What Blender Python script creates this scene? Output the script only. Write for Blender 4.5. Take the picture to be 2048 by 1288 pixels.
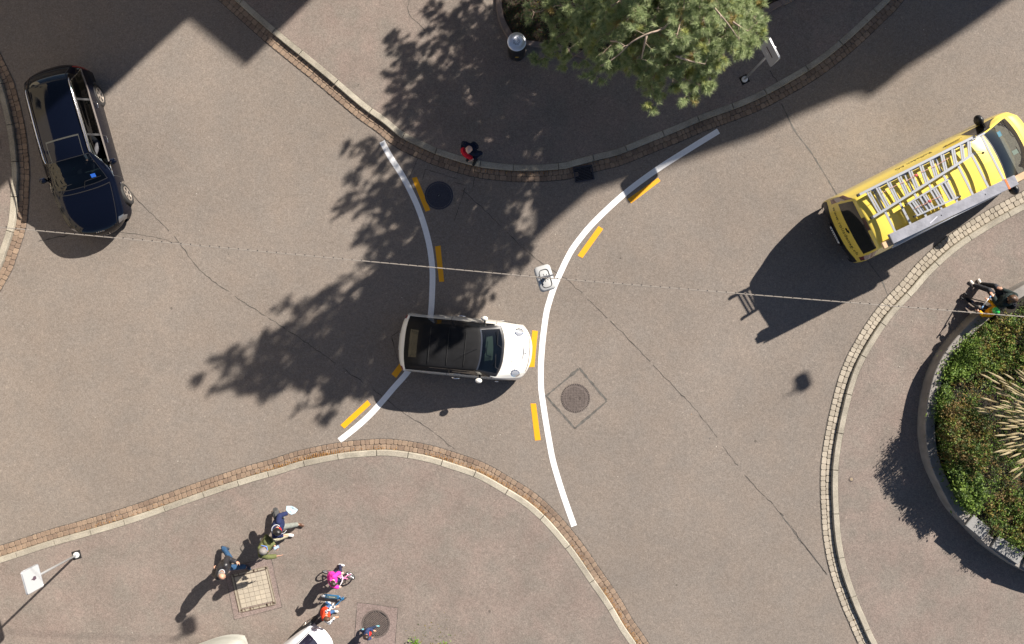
import bpy, bmesh, math, random
import numpy as np
from mathutils import Vector, Matrix, noise
from mathutils.geometry import tessellate_polygon
from mathutils.bvhtree import BVHTree
random.seed(7); np.random.seed(7)
scene = bpy.context.scene
for o in list(bpy.data.objects): bpy.data.objects.remove(o)
COL = scene.collection

# ------------------------------------------------------------------ camera, sky, sun, exposure
CAM_H = 26.0        # metres above the road
PXM = 70.0          # survey pixels per metre on the road
cam = bpy.data.cameras.new('Camera'); co = bpy.data.objects.new('Camera', cam); COL.objects.link(co)
co.location = (0, 0, CAM_H); co.rotation_euler = (0, 0, 0)
cam.sensor_width = 36; cam.lens = 36 * CAM_H * PXM / 2048; cam.clip_end = 1500; cam.clip_start = 0.1
scene.camera = co
SUN_EL = math.radians(34.6); SH = 1.45     # SH: ground shadow length per metre of height
SD = Vector((0.72, 0.694, 0)).normalized() # horizontal direction towards the sun
world = bpy.data.worlds.new('World'); scene.world = world; world.use_nodes = True
wn = world.node_tree.nodes; wl = world.node_tree.links
sky = wn.new('ShaderNodeTexSky'); sky.sky_type = 'NISHITA'; sky.sun_disc = False
sky.sun_elevation = SUN_EL; sky.sun_rotation = math.atan2(SD.x, SD.y); sky.air_density = 0.7; sky.dust_density = 0.4; sky.ozone_density = 0.8
bg = wn['Background']; bg.inputs['Strength'].default_value = 0.05
wl.new(sky.outputs['Color'], bg.inputs['Color'])
sl = bpy.data.lights.new('Sun', 'SUN'); sl.energy = 5.0; sl.angle = math.radians(0.53); sl.color = (1.0, 0.93, 0.84)
so = bpy.data.objects.new('Sun', sl); COL.objects.link(so)
so.rotation_euler = Vector((-SD.x * math.cos(SUN_EL), -SD.y * math.cos(SUN_EL), -math.sin(SUN_EL))).to_track_quat('-Z', 'Y').to_euler()
so.location = (20, 20, 40)
scene.view_settings.view_transform = 'Standard'; scene.view_settings.look = 'None'
scene.view_settings.exposure = 1.03; scene.view_settings.gamma = 1.0
scene.render.resolution_x = 1024; scene.render.resolution_y = 644
scene.render.engine = 'CYCLES'
scene.cycles.max_bounces = 6; scene.cycles.transparent_max_bounces = 12

# ------------------------------------------------------------------ helpers
def W(px, py, z=0.0):
    """survey point (plan pixel seen from the mast at CAM_H) at real height z -> metres"""
    k = (1 - z / CAM_H) / PXM
    return Vector(((px - 1024) * k, (644 - py) * k, z))
def G(px, py, z=0.0):
    """ground-plan pixel -> metres, then lifted to z"""
    return Vector(((px - 1024) / PXM, (644 - py) / PXM, z))
def tag(o, label=None, cat=None, group=None, kind=None):
    if label: o['label'] = label
    if cat: o['category'] = cat
    if group: o['group'] = group
    if kind: o['kind'] = kind
    return o
def empty(name, loc=(0, 0, 0), rz=0.0, label=None, cat=None, group=None):
    o = bpy.data.objects.new(name, None); COL.objects.link(o)
    o.location = loc; o.rotation_euler = (0, 0, rz); o.empty_display_size = 0.2
    return tag(o, label, cat, group)
class MB:
    def __init__(s): s.v = []; s.f = []; s.m = []
    def add(s, verts, faces, mi=0):
        b = len(s.v); s.v += [tuple(v) for v in verts]
        s.f += [tuple(b + i for i in f) for f in faces]; s.m += [mi] * len(faces); return s
    def box(s, c, size, rot=None, mi=0):
        hx, hy, hz = [d / 2 for d in size]; c = Vector(c)
        vs = [Vector((x, y, z)) for x in (-hx, hx) for y in (-hy, hy) for z in (-hz, hz)]
        if rot is not None: vs = [rot @ v for v in vs]
        return s.add([c + v for v in vs], [(0,1,3,2),(4,6,7,5),(0,4,5,1),(2,3,7,6),(0,2,6,4),(1,5,7,3)], mi)
    def bar(s, a, b, w, h, mi=0):
        a = Vector(a); b = Vector(b); d = b - a
        q = d.to_track_quat('X', 'Z').to_matrix()
        return s.box((a + b) / 2, (d.length, w, h), q, mi)
    def tube(s, pts, rad, n=8, mi=0, cap=True, ell=None, flat=None):
        pts = [Vector(p) for p in pts]
        if not hasattr(rad, '__len__'): rad = [rad] * len(pts)
        base = len(s.v); prev = None
        for i, p in enumerate(pts):
            t = (pts[min(i + 1, len(pts) - 1)] - pts[max(i - 1, 0)]).normalized()
            if prev is None:
                ref = Vector(flat) if flat else (Vector((0, 0, 1)) if abs(t.z) < .9 else Vector((1, 0, 0)))
                x = t.cross(ref).normalized()
            else:
                x = (prev - t * prev.dot(t)).normalized()
            prev = x; y = t.cross(x).normalized()
            e = ell[i] if ell else 1.0
            for k in range(n):
                a = 2 * math.pi * k / n
                s.v.append(tuple(p + x * math.cos(a) * rad[i] + y * math.sin(a) * rad[i] * e))
        for i in range(len(pts) - 1):
            for k in range(n):
                k2 = (k + 1) % n
                s.f.append((base + i*n + k, base + i*n + k2, base + (i+1)*n + k2, base + (i+1)*n + k)); s.m.append(mi)
        if cap:
            s.f.append(tuple(base + k for k in range(n))[::-1]); s.m.append(mi)
            e0 = base + (len(pts) - 1) * n
            s.f.append(tuple(e0 + k for k in range(n))); s.m.append(mi)
        return s
    def lathe(s, prof, c=(0, 0, 0), n=24, axis='z', mi=0):
        c = Vector(c); b = len(s.v)
        for r, h in prof:
            for k in range(n):
                a = 2 * math.pi * k / n; x, y = r * math.cos(a), r * math.sin(a)
                p = Vector((x, y, h)) if axis == 'z' else (Vector((x, h, y)) if axis == 'y' else Vector((h, x, y)))
                s.v.append(tuple(c + p))
        for i in range(len(prof) - 1):
            for k in range(n):
                k2 = (k + 1) % n
                s.f.append((b+i*n+k, b+i*n+k2, b+(i+1)*n+k2, b+(i+1)*n+k)); s.m.append(mi)
        if prof[0][0] > 1e-4: s.f.append(tuple(b + k for k in range(n))[::-1]); s.m.append(mi)
        if prof[-1][0] > 1e-4: s.f.append(tuple(b + (len(prof)-1)*n + k for k in range(n))); s.m.append(mi)
        return s
    def ball(s, c, r, rot=None, n=12, m=8, mi=0):
        if not hasattr(r, '__len__'): r = (r, r, r)
        c = Vector(c); b = len(s.v)
        for i in range(m + 1):
            th = math.pi * i / m
            for k in range(n):
                a = 2 * math.pi * k / n
                p = Vector((r[0]*math.sin(th)*math.cos(a), r[1]*math.sin(th)*math.sin(a), r[2]*math.cos(th)))
                if rot is not None: p = rot @ p
                s.v.append(tuple(c + p))
        for i in range(m):
            for k in range(n):
                k2 = (k + 1) % n
                s.f.append((b+i*n+k, b+(i+1)*n+k, b+(i+1)*n+k2, b+i*n+k2)); s.m.append(mi)
        return s
    def prism(s, poly, z0, z1, mi=0, top=True, bottom=False):
        n = len(poly); vs = [(p[0], p[1], z0) for p in poly] + [(p[0], p[1], z1) for p in poly]
        s.add(vs, [(i, (i+1) % n, n + (i+1) % n, n + i) for i in range(n)], mi)
        if top or bottom:
            tri = tessellate_polygon([[Vector((p[0], p[1], 0)) for p in poly]])
            if top: s.add([(p[0], p[1], z1) for p in poly], [tuple(t) for t in tri], mi)
            if bottom: s.add([(p[0], p[1], z0) for p in poly], [tuple(t) for t in tri], mi)
        return s
    def sheet(s, poly, z, mi=0):
        tri = tessellate_polygon([[Vector((p[0], p[1], 0)) for p in poly]])
        return s.add([(p[0], p[1], z) for p in poly], [tuple(t) for t in tri], mi)
    def ribbon(s, pts, w, z, mi=0):
        pts = [Vector((p[0], p[1])) for p in pts]; n = len(pts)
        if not hasattr(w, '__len__'): w = [w] * n
        nr = normals2(pts); b = len(s.v)
        for i, p in enumerate(pts):
            for sg in (1, -1):
                q = p + nr[i] * sg * w[i] / 2; s.v.append((q.x, q.y, z))
        for i in range(n - 1):
            s.f.append((b+2*i, b+2*i+2, b+2*i+3, b+2*i+1)); s.m.append(mi)
        return s
    def build(s, name, mats, parent=None, smooth=False, fixn=True):
        me = bpy.data.meshes.new(name); me.from_pydata(s.v, [], s.f)
        if not isinstance(mats, (list, tuple)): mats = [mats]
        for m in mats: me.materials.append(m)
        me.polygons.foreach_set('material_index', s.m)
        if fixn:
            bm = bmesh.new(); bm.from_mesh(me); bmesh.ops.recalc_face_normals(bm, faces=bm.faces[:]); bm.to_mesh(me); bm.free()
        if smooth: me.polygons.foreach_set('use_smooth', [True] * len(me.polygons))
        me.update()
        o = bpy.data.objects.new(name, me); COL.objects.link(o)
        if parent: o.parent = parent
        return o
def normals2(pts):
    out = []
    for i in range(len(pts)):
        t = pts[min(i+1, len(pts)-1)] - pts[max(i-1, 0)]
        out.append(Vector((-t.y, t.x)).normalized())
    return out
def spline(pts, step=0.15, closed=False):
    """Catmull-Rom through 2D/3D points, resampled every `step`"""
    P = [Vector(p) for p in pts]; out = []
    n = len(P)
    for i in range(n - 1):
        p0 = P[i-1] if i > 0 else P[0] * 2 - P[1]; p1 = P[i]; p2 = P[i+1]; p3 = P[i+2] if i + 2 < n else P[-1] * 2 - P[-2]
        m = max(2, int((p2 - p1).length / (step / 4)))
        for k in range(m):
            t = k / m
            out.append(0.5 * ((2*p1) + (p2-p0)*t + (2*p0-5*p1+4*p2-p3)*t*t + (3*p1-p0-3*p2+p3)*t*t*t))
    out.append(P[-1])
    res = [out[0]]; acc = 0
    for a, b in zip(out, out[1:]):
        acc += (b - a).length
        if acc >= step: res.append(b); acc = 0
    if (res[-1] - out[-1]).length > step * .3: res.append(out[-1])
    return res
def offset(pts, d):
    nr = normals2(pts); return [p + nr[i] * d for i, p in enumerate(pts)]
def gpts(lst): return [G(x, y).xy for x, y in lst]

# ------------------------------------------------------------------ materials
MATS = {}
def mat(name, col, rough=0.6, metal=0.0, spec=0.5, coat=0.0, noise_scale=None, var=0.0, bump=0.0, bscale=None, trans=0.0, emit=None, sheen=0):
    if name in MATS: return MATS[name]
    m = bpy.data.materials.new(name); m.use_nodes = True; N = m.node_tree.nodes; L = m.node_tree.links
    p = N['Principled BSDF']; p.inputs['Base Color'].default_value = (*col, 1); p.inputs['Roughness'].default_value = rough
    p.inputs['Metallic'].default_value = metal; p.inputs['Specular IOR Level'].default_value = spec
    p.inputs['Coat Weight'].default_value = coat; p.inputs['Coat Roughness'].default_value = 0.03
    if noise_scale:
        tc = N.new('ShaderNodeTexCoord'); nz = N.new('ShaderNodeTexNoise'); nz.inputs['Scale'].default_value = noise_scale; nz.inputs['Detail'].default_value = 5
        L.new(tc.outputs['Object'], nz.inputs['Vector'])
        mr = N.new('ShaderNodeMapRange'); mr.inputs['From Min'].default_value = .3; mr.inputs['From Max'].default_value = .7
        mr.inputs['To Min'].default_value = 1 - var; mr.inputs['To Max'].default_value = 1 + var
        L.new(nz.outputs['Fac'], mr.inputs['Value'])
        mx = N.new('ShaderNodeVectorMath'); mx.operation = 'SCALE'; mx.inputs[0].default_value = col; L.new(mr.outputs['Result'], mx.inputs['Scale'])
        L.new(mx.outputs['Vector'], p.inputs['Base Color'])
    if bump:
        tc = N.new('ShaderNodeTexCoord'); nb = N.new('ShaderNodeTexNoise'); nb.inputs['Scale'].default_value = bscale or 60; nb.inputs['Detail'].default_value = 3
        L.new(tc.outputs['Object'], nb.inputs['Vector']); bp = N.new('ShaderNodeBump'); bp.inputs['Strength'].default_value = bump; bp.inputs['Distance'].default_value = 0.01
        L.new(nb.outputs['Fac'], bp.inputs['Height']); L.new(bp.outputs['Normal'], p.inputs['Normal'])
    MATS[name] = m; return m
def asphalt(name, base, warm, speck=0.35, blot=0.10, big=0.5):
    m = bpy.data.materials.new(name); m.use_nodes = True; N = m.node_tree.nodes; L = m.node_tree.links
    p = N['Principled BSDF']; p.inputs['Roughness'].default_value = 0.9; p.inputs['Specular IOR Level'].default_value = 0.25
    tc = N.new('ShaderNodeTexCoord')
    def nz(scale, detail=3, rough=.5):
        n = N.new('ShaderNodeTexNoise'); n.inputs['Scale'].default_value = scale; n.inputs['Detail'].default_value = detail; n.inputs['Roughness'].default_value = rough
        L.new(tc.outputs['Object'], n.inputs['Vector']); return n.outputs['Fac']
    def mrange(src, a, b, lo, hi):
        r = N.new('ShaderNodeMapRange'); r.inputs['From Min'].default_value = a; r.inputs['From Max'].default_value = b
        r.inputs['To Min'].default_value = lo; r.inputs['To Max'].default_value = hi; L.new(src, r.inputs['Value']); return r.outputs['Result']
    def mul(a, b):
        q = N.new('ShaderNodeMath'); q.operation = 'MULTIPLY'; L.new(a, q.inputs[0]); L.new(b, q.inputs[1]); return q.outputs[0]
    # aggregate stones: voronoi cells 2-3 cm, random brightness
    vo = N.new('ShaderNodeTexVoronoi'); vo.inputs['Scale'].default_value = 42; L.new(tc.outputs['Object'], vo.inputs['Vector'])
    sep = N.new('ShaderNodeSeparateColor'); L.new(vo.outputs['Color'], sep.inputs['Color'])
    cell = mrange(sep.outputs['Red'], 0, 1, 1 - speck, 1 + speck)
    vo2 = N.new('ShaderNodeTexVoronoi'); vo2.inputs['Scale'].default_value = 24; L.new(tc.outputs['Object'], vo2.inputs['Vector'])
    sep2 = N.new('ShaderNodeSeparateColor'); L.new(vo2.outputs['Color'], sep2.inputs['Color'])
    bright = mrange(sep2.outputs['Green'], 0.96, 1.0, 1.0, 1.22)
    f = mul(mul(cell, bright), mrange(nz(9, 4), .3, .7, 1 - blot * .6, 1 + blot * .6))
    f = mul(f, mrange(nz(big, 5, .6), .3, .7, 1 - blot, 1 + blot))
    # rare dark gum spots
    vo3 = N.new('ShaderNodeTexVoronoi'); vo3.inputs['Scale'].default_value = 0.62; L.new(tc.outputs['Object'], vo3.inputs['Vector'])
    f = mul(f, mrange(vo3.outputs['Distance'], 0.018, 0.03, 0.55, 1.0))
    ramp = N.new('ShaderNodeMix'); ramp.data_type = 'RGBA'; ramp.inputs[6].default_value = (*base, 1); ramp.inputs[7].default_value = (*warm, 1)
    L.new(mrange(nz(1.3, 5, .6), .35, .65, 0, 1), ramp.inputs[0])
    vm = N.new('ShaderNodeVectorMath'); vm.operation = 'SCALE'; L.new(ramp.outputs[2], vm.inputs[0]); L.new(f, vm.inputs['Scale'])
    L.new(vm.outputs['Vector'], p.inputs['Base Color'])
    bp = N.new('ShaderNodeBump'); bp.inputs['Strength'].default_value = .35; bp.inputs['Distance'].default_value = .006
    L.new(sep.outputs['Red'], bp.inputs['Height']); L.new(bp.outputs['Normal'], p.inputs['Normal'])
    MATS[name] = m; return m
def stone(name, c1, c2, speck=.25, sscale=55, rough=.85):
    """separate stones: colour picked per mesh island, plus mineral speckle"""
    m = bpy.data.materials.new(name); m.use_nodes = True; N = m.node_tree.nodes; L = m.node_tree.links
    p = N['Principled BSDF']; p.inputs['Roughness'].default_value = rough; p.inputs['Specular IOR Level'].default_value = .3
    g = N.new('ShaderNodeNewGeometry'); mx = N.new('ShaderNodeMix'); mx.data_type = 'RGBA'
    mx.inputs[6].default_value = (*c1, 1); mx.inputs[7].default_value = (*c2, 1); L.new(g.outputs['Random Per Island'], mx.inputs[0])
    tc = N.new('ShaderNodeTexCoord'); nz = N.new('ShaderNodeTexNoise'); nz.inputs['Scale'].default_value = sscale; nz.inputs['Detail'].default_value = 3
    L.new(tc.outputs['Object'], nz.inputs['Vector'])
    n2 = N.new('ShaderNodeTexNoise'); n2.inputs['Scale'].default_value = 2.2; n2.inputs['Detail'].default_value = 4; L.new(tc.outputs['Object'], n2.inputs['Vector'])
    ad = N.new('ShaderNodeMath'); ad.operation = 'ADD'; L.new(nz.outputs['Fac'], ad.inputs[0]); L.new(n2.outputs['Fac'], ad.inputs[1])
    mr = N.new('ShaderNodeMapRange'); mr.inputs['From Min'].default_value = .7; mr.inputs['From Max'].default_value = 1.3
    mr.inputs['To Min'].default_value = 1 - speck; mr.inputs['To Max'].default_value = 1 + speck; L.new(ad.outputs[0], mr.inputs['Value'])
    vm = N.new('ShaderNodeVectorMath'); vm.operation = 'SCALE'; L.new(mx.outputs[2], vm.inputs[0]); L.new(mr.outputs['Result'], vm.inputs['Scale'])
    L.new(vm.outputs['Vector'], p.inputs['Base Color'])
    bp = N.new('ShaderNodeBump'); bp.inputs['Strength'].default_value = .4; bp.inputs['Distance'].default_value = .01
    L.new(nz.outputs['Fac'], bp.inputs['Height']); L.new(bp.outputs['Normal'], p.inputs['Normal'])
    MATS[name] = m; return m
def glass(name, tint, alpha=.6, rough=.02):
    m = bpy.data.materials.new(name); m.use_nodes = True; N = m.node_tree.nodes; L = m.node_tree.links
    N.remove(N['Principled BSDF']); out = N['Material Output']
    tr = N.new('ShaderNodeBsdfTransparent'); tr.inputs['Color'].default_value = (*[c * alpha for c in tint], 1)
    gl = N.new('ShaderNodeBsdfGlossy'); gl.inputs['Roughness'].default_value = rough; gl.inputs['Color'].default_value = (1, 1, 1, 1)
    fr = N.new('ShaderNodeFresnel'); fr.inputs['IOR'].default_value = 1.6
    mx = N.new('ShaderNodeMixShader'); L.new(fr.outputs[0], mx.inputs[0]); L.new(tr.outputs[0], mx.inputs[1]); L.new(gl.outputs[0], mx.inputs[2])
    L.new(mx.outputs[0], out.inputs['Surface']); MATS[name] = m; return m
def foliage(name, c1, c2, c3=None, rough=.6, transl=.25):
    m = bpy.data.materials.new(name); m.use_nodes = True; N = m.node_tree.nodes; L = m.node_tree.links
    p = N['Principled BSDF']; p.inputs['Roughness'].default_value = rough; p.inputs['Specular IOR Level'].default_value = .3
    g = N.new('ShaderNodeNewGeometry'); cr = N.new('ShaderNodeValToRGB'); L.new(g.outputs['Random Per Island'], cr.inputs[0])
    e = cr.color_ramp.elements; e[0].color = (*c1, 1); e[1].color = (*c2, 1)
    if c3: x = cr.color_ramp.elements.new(.93); x.color = (*c2, 1); e[len(e)-1].color = (*c3, 1)
    tl = N.new('ShaderNodeBsdfTranslucent'); mx = N.new('ShaderNodeMixShader'); mx.inputs[0].default_value = transl
    L.new(cr.outputs[0], p.inputs['Base Color']); L.new(cr.outputs[0], tl.inputs['Color'])
    L.new(p.outputs[0], mx.inputs[1]); L.new(tl.outputs[0], mx.inputs[2]); L.new(mx.outputs[0], N['Material Output'].inputs['Surface'])
    MATS[name] = m; return m
M_road = asphalt('road_asphalt', (.192, .166, .144), (.206, .172, .145), speck=.18, blot=.10, big=.24)
M_pave = asphalt('pavement_asphalt', (.192, .165, .142), (.216, .171, .147), speck=.20, blot=.10, big=.8)
M_patch = asphalt('patch_asphalt', (.200, .158, .142), (.222, .170, .152), speck=.24, blot=.08, big=.8)
M_crack = mat('crack_filler', (.075, .066, .058), .9, noise_scale=6, var=.5)
M_seam = mat('tar_seam', (.10, .092, .082), .8, noise_scale=8, var=.3)
M_white = mat('white_road_paint', (.80, .80, .80), .6, noise_scale=14, var=.035)
M_yellow = mat('yellow_road_paint', (.76, .345, .002), .6, noise_scale=14, var=.03)
M_kerb = stone('granite_kerb', (.29, .26, .21), (.37, .335, .27), .30, 34)
M_joint = mat('gutter_joint', (.13, .105, .083), .95, noise_scale=20, var=.4)
M_sett_red = stone('porphyry_sett', (.185, .132, .098), (.275, .20, .142), .24, 30)
M_sett_light = stone('pale_granite_sett', (.30, .262, .208), (.40, .35, .28), .16, 30)
M_iron = mat('cast_iron', (.15, .122, .108), .55, .3, noise_scale=18, var=.25)
M_iron_dark = mat('dark_cast_iron', (.05, .048, .062), .5, .2, noise_scale=18, var=.2)
M_hole = mat('recess_dark', (.012, .011, .011), .9)
M_conc = mat('concrete', (.24, .22, .20), .85, noise_scale=3, var=.22, bump=.3, bscale=40)
M_black = mat('black_plastic', (.012, .012, .014), .45)
M_rubber = mat('tyre_rubber', (.02, .019, .019), .75)
M_alu = mat('aluminium', (.47, .48, .50), .34, .6)
M_chrome = mat('chrome', (.85, .85, .88), .06, 1.0)
M_skin = mat('skin', (.50, .27, .18), .5)
M_skin_pale = mat('pale_skin', (.62, .40, .32), .5)

# ------------------------------------------------------------------ ground: road sheet, pavements, kerbs, gutters
B = 220
mb = MB(); mb.add([(-B, -B, 0), (B, -B, 0), (B, B, 0), (-B, B, 0)], [(0, 1, 2, 3)])
road = tag(mb.build('road', M_road), kind='structure')
KH = 0.11; KW = 0.175; GW = 0.30
K_top = [(300,-150),(380,-80),(471.6,3),(549,71.6),(644,149),(723,216),(765.6,247),(802,276),(851,300),(880,312),(942,331),(990,339),(1052.5,343),(1122.5,339),(1147,333.6),(1197.6,320),(1238,310),(1300,285),(1350,265),(1400,243.7),(1501,205.7),(1580,164.6),(1640.5,126.6),(1699,79),(1754,27),(1781,0),(1850,-90),(1900,-180)]
K_bot = [(-260,1185),(-120,1148),(0,1113),(47,1098),(102,1080),(180,1058),(260,1034),(330,1010),(420,978),(500,952),(560,935),(600,922),(672,907),(724,901),(780,899),(848,909),(904,925),(960,945),(1012,974),(1056.5,1002),(1100.6,1042),(1148.6,1100),(1184.6,1152),(1220.7,1204),(1249,1252),(1275,1290),(1330,1385),(1370,1480)]
K_right = [(2330,270),(2180,335),(2048,405),(2025,417),(1964.7,451),(1904,491.6),(1852.7,537.5),(1820,575),(1768,632),(1724,700),(1699,755),(1679.6,828),(1666,901),(1661.4,955.7),(1663,1019.6),(1667.8,1079),(1679.6,1138),(1701.6,1202),(1717.5,1239),(1738,1284.5),(1790,1380),(1830,1460)]
K_left = [(-150,-80),(-60,40),(0,153),(12,184),(29.7,257.7),(38.4,334.5),(37.7,380),(35,427),(30,458),(13.7,507.6),(0,541.8),(-60,640),(-130,740)]
def kerb_run(name, raw, side, outer_poly, sett_mat, stone_len, seed):
    """side=+1: pavement lies to the left of travel direction"""
    rnd = random.Random(seed)
    path = spline(gpts(raw), .05)
    # kerb stones
    mb = MB(); i = 0; n = len(path); nr = normals2(path)
    while i < n - 4:
        ln = int(stone_len * rnd.uniform(.8, 1.15) / .052); j = min(n - 1, i + ln)
        idx = sorted(set([i] + list(range(i, j, 4)) + [j]))
        dz = rnd.uniform(-.004, .004); b = len(mb.v); m = len(idx)
        for k, q in enumerate(idx):
            g = .010 if k == 0 else (-.010 if k == m - 1 else 0)
            t = Vector((nr[q].y, -nr[q].x)); c = path[q] + t * g
            for off, z in ((0, -.02), (.004, KH - .02 + dz), (.022, KH + dz), (KW - .01, KH + dz), (KW, KH - .012 + dz), (KW, -.02)):
                p = c + nr[q] * side * off; mb.v.append((p.x, p.y, z))
        for k in range(m - 1):
            for r in range(5):
                mb.f.append((b + k*6 + r, b + k*6 + r + 1, b + (k+1)*6 + r + 1, b + (k+1)*6 + r)); mb.m.append(0)
        for e in (b, b + (m-1)*6): mb.f.append(tuple(e + r for r in range(6))); mb.m.append(0)
        i = j
    tag(mb.build('kerb', M_kerb), kind='structure')
    # gutter bed and two rows of setts
    gp = offset(path, -side * GW)
    mb = MB(); b = 0; st = path[::3]; s2 = offset(st, -side * (GW - .004))
    poly = [(p.x, p.y) for p in st] + [(p.x, p.y) for p in reversed(s2)]
    mid = [(a + c) / 2 for a, c in zip(st, s2)]
    mb.ribbon(mid, GW, .004, 1)
    edge = offset(path, -side * (GW + .004))[::2]; mb.ribbon(edge, [.012 + .012 * rnd.random() for _ in edge], .0065, 2)
    tot = (n - 1) * .0525
    for row in range(2):
        c0 = .004 + row * (GW - .004) / 2; c1 = c0 + (GW - .004) / 2 - .005
        i = 0.0 + rnd.uniform(0, 2)
        while i < n - 6:
            ln = rnd.uniform(.10, .19) / .0525; a, z = i, min(n - 1.01, i + ln - .12)
            def at(f, off):
                q = int(f); fr = f - q; q2 = min(q + 1, n - 1)
                p = path[q].lerp(path[q2], fr); nn = nr[q].lerp(nr[q2], fr); return p - nn * side * off
            jit = lambda: Vector((rnd.uniform(-.005, .005), rnd.uniform(-.005, .005)))
            o = [at(a, c0) + jit(), at(z, c0) + jit(), at(z, c1) + jit(), at(a, c1) + jit()]
            cen = (o[0] + o[1] + o[2] + o[3]) / 4; h = rnd.uniform(.016, .026)
            ring = []
            for q in range(4):
                p, nx, pv = o[q], o[(q+1) % 4], o[q-1]
                ring += [p.lerp(pv, .16), p.lerp(nx, .16)]
            vs = [(p.x, p.y, .002) for p in ring] + [(*(p.lerp(cen, .05)), h - .003) for p in ring] + [(*(p.lerp(cen, .13)), h) for p in ring]
            fs = [(k, (k+1) % 8, 8 + (k+1) % 8, 8 + k) for k in range(8)] + [(8 + k, 8 + (k+1) % 8, 16 + (k+1) % 8, 16 + k) for k in range(8)] + [tuple(range(16, 24))]
            mb.add(vs, fs, 0)
            i += ln
    tag(mb.build('gutter', [sett_mat, M_joint, M_crack]), kind='structure')
    # pavement surface
    inner = offset(path, side * (KW + .001))[::4]
    poly = [(p.x, p.y) for p in inner] + [tuple(G(*q).xy) for q in outer_poly]
    mb = MB(); mb.sheet(poly, KH - .006)
    return tag(mb.build('pavement', M_pave), kind='structure'), path
pav_top, path_top = kerb_run('top', K_top, 1, [(2600,-900),(2600,-6000),(-3000,-6000),(-3000,-1200)], M_sett_red, 1.15, 1)
pav_bot, path_bot = kerb_run('bottom', K_bot, -1, [(1700,2400),(1700,6000),(-5000,6000),(-5000,1900)], M_sett_red, 1.05, 2)
pav_right, path_right = kerb_run('right', K_right, 1, [(2300,2300),(7000,4000),(7000,-900)], M_sett_light, 1.1, 3)
pav_left, path_left = kerb_run('left', K_left, -1, [(-900,1800),(-6000,1800),(-6000,-1500),(-1500,-1500)], M_sett_red, 1.1, 4)

# road markings (paint is part of the road)
def white_line(pts, w=.165):
    mb = MB(); mb.ribbon(spline(gpts(pts), .12), w, .005); return mb.build('white_line', M_white, road)
white_line([(764,283),(780,312.5),(802.5,347.5),(820,380),(835,412.5),(847.5,447.5),(857.5,485),(862.5,515),(865,545),(864.5,580),(862,624),(856,660),(842,700),(815.5,743.5),(788,775),(765,802),(740,829.5),(712,855),(679,881)])
white_line([(1437,262),(1380,297),(1320,335),(1262,377),(1215,418),(1180,453),(1157.8,480),(1142.9,501),(1130.4,524.7),(1119,549.6),(1109,572),(1099,602),(1092,630),(1085,685),(1082,727),(1081.7,742),(1082.4,778),(1088,819),(1093.5,854),(1098,880),(1106.6,924),(1124.6,984),(1149,1054)])
for q in ([(823.7,356),(833.7,353.7),(860.7,420),(851,423.7)], [(870,493),(881,491),(888.5,563),(878.5,564)], [(1064.6,660.7),(1076,662),(1072,700),(1069,734),(1058,734)],
          [(1061,807),(1072,807),(1081.5,880),(1070,881)], [(1255,398),(1316,355.5),(1321,362),(1262,407)], [(1197,452),(1206.5,458),(1165,516),(1155,511)],
          [(783,748),(822,697),(830,706),(792,756)], [(681,850),(735,800),(741.5,809),(689,857)]):
    mb = MB(); mb.sheet(gpts(q), .005); mb.build('yellow_dash', M_yellow, road)
# cracks and seams
def crack(pts, w, parent, z, m=M_crack, jit=.02, seed=0, gaps=0):
    rnd = random.Random(seed); p = spline(gpts(pts), .10)
    p = [q + Vector((rnd.gauss(0, jit), rnd.gauss(0, jit))) * .6 for q in p]
    ws = [w * max(.25, rnd.gauss(1, .35)) for _ in p]
    mb = MB(); i = 0
    while i < len(p) - 2:
        j = min(len(p), i + (rnd.randint(6, 30) if gaps else 10**6))
        if j - i > 1: mb.ribbon(p[i:j], ws[i:j], z)
        i = j + (rnd.randint(0, 1 + gaps) if gaps else 0)
    return mb.build('crack', m, parent)
RZ = .003; PZ = KH - .003
crack([(262,385),(300,425),(350,475),(400,540),(470,592),(590,670),(650,712),(740,775),(800,820),(860,860),(912,900)], .018, road, RZ, seed=1, gaps=1)
crack([(75,482),(110,475),(150,466)], .03, road, RZ, seed=2)
crack([(240,465),(300,472),(362,487)], .016, road, RZ, seed=3, gaps=1)
crack([(925,380),(990,440),(1040,490),(1075,520),(1140,565),(1190,612),(1250,672),(1320,745),(1400,830),(1470,925),(1505,968),(1565,1030),(1605,1085),(1655,1150)], .016, road, RZ, seed=4, gaps=1)
crack([(1563,207),(1590,262),(1622,305),(1650,350),(1680,400)], .028, road, RZ, M_seam, .004, seed=5)
crack([(1727,510),(1745,535),(1763,560),(1775,590)], .025, road, RZ, M_seam, .004, seed=6)
crack([(1560,1026),(1600,1080),(1655,1150)], .03, road, RZ, M_seam, .012, seed=7)
crack([(1158,736),(1214,802),(1150,857),(1092,792),(1158,736)][:2], .055, road, RZ, M_seam, .006, seed=8)
crack([(1214,802),(1150,857)], .055, road, RZ, M_seam, .006, seed=9)
crack([(1150,857),(1092,792)], .055, road, RZ, M_seam, .006, seed=10)
crack([(1091,793),(1158,737)], .055, road, RZ, M_seam, .006, seed=11)
for a, b, s in (((835,318),(818,357),1), ((850,338),(845,360),2), ((850,338),(915,358),3), ((950,350),(944,382),4), ((930,377),(908,443),5), ((935,372),(910,365),6), ((783,672),(855,627),7), ((783,672),(795,720),8)):
    crack([a, b], .014, road, RZ, seed=20 + s, jit=.008)
crack([(1345,262),(1432,262)], .01, road, RZ, M_seam, seed=31)
crack([(1537,143),(1552,165)], .02, pav_top, PZ, seed=32)
crack([(820,0),(820,30),(870,80)], .014, pav_top, PZ, seed=33, gaps=1)
crack([(0,262),(8,300)], .014, pav_left, PZ, seed=34)
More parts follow.
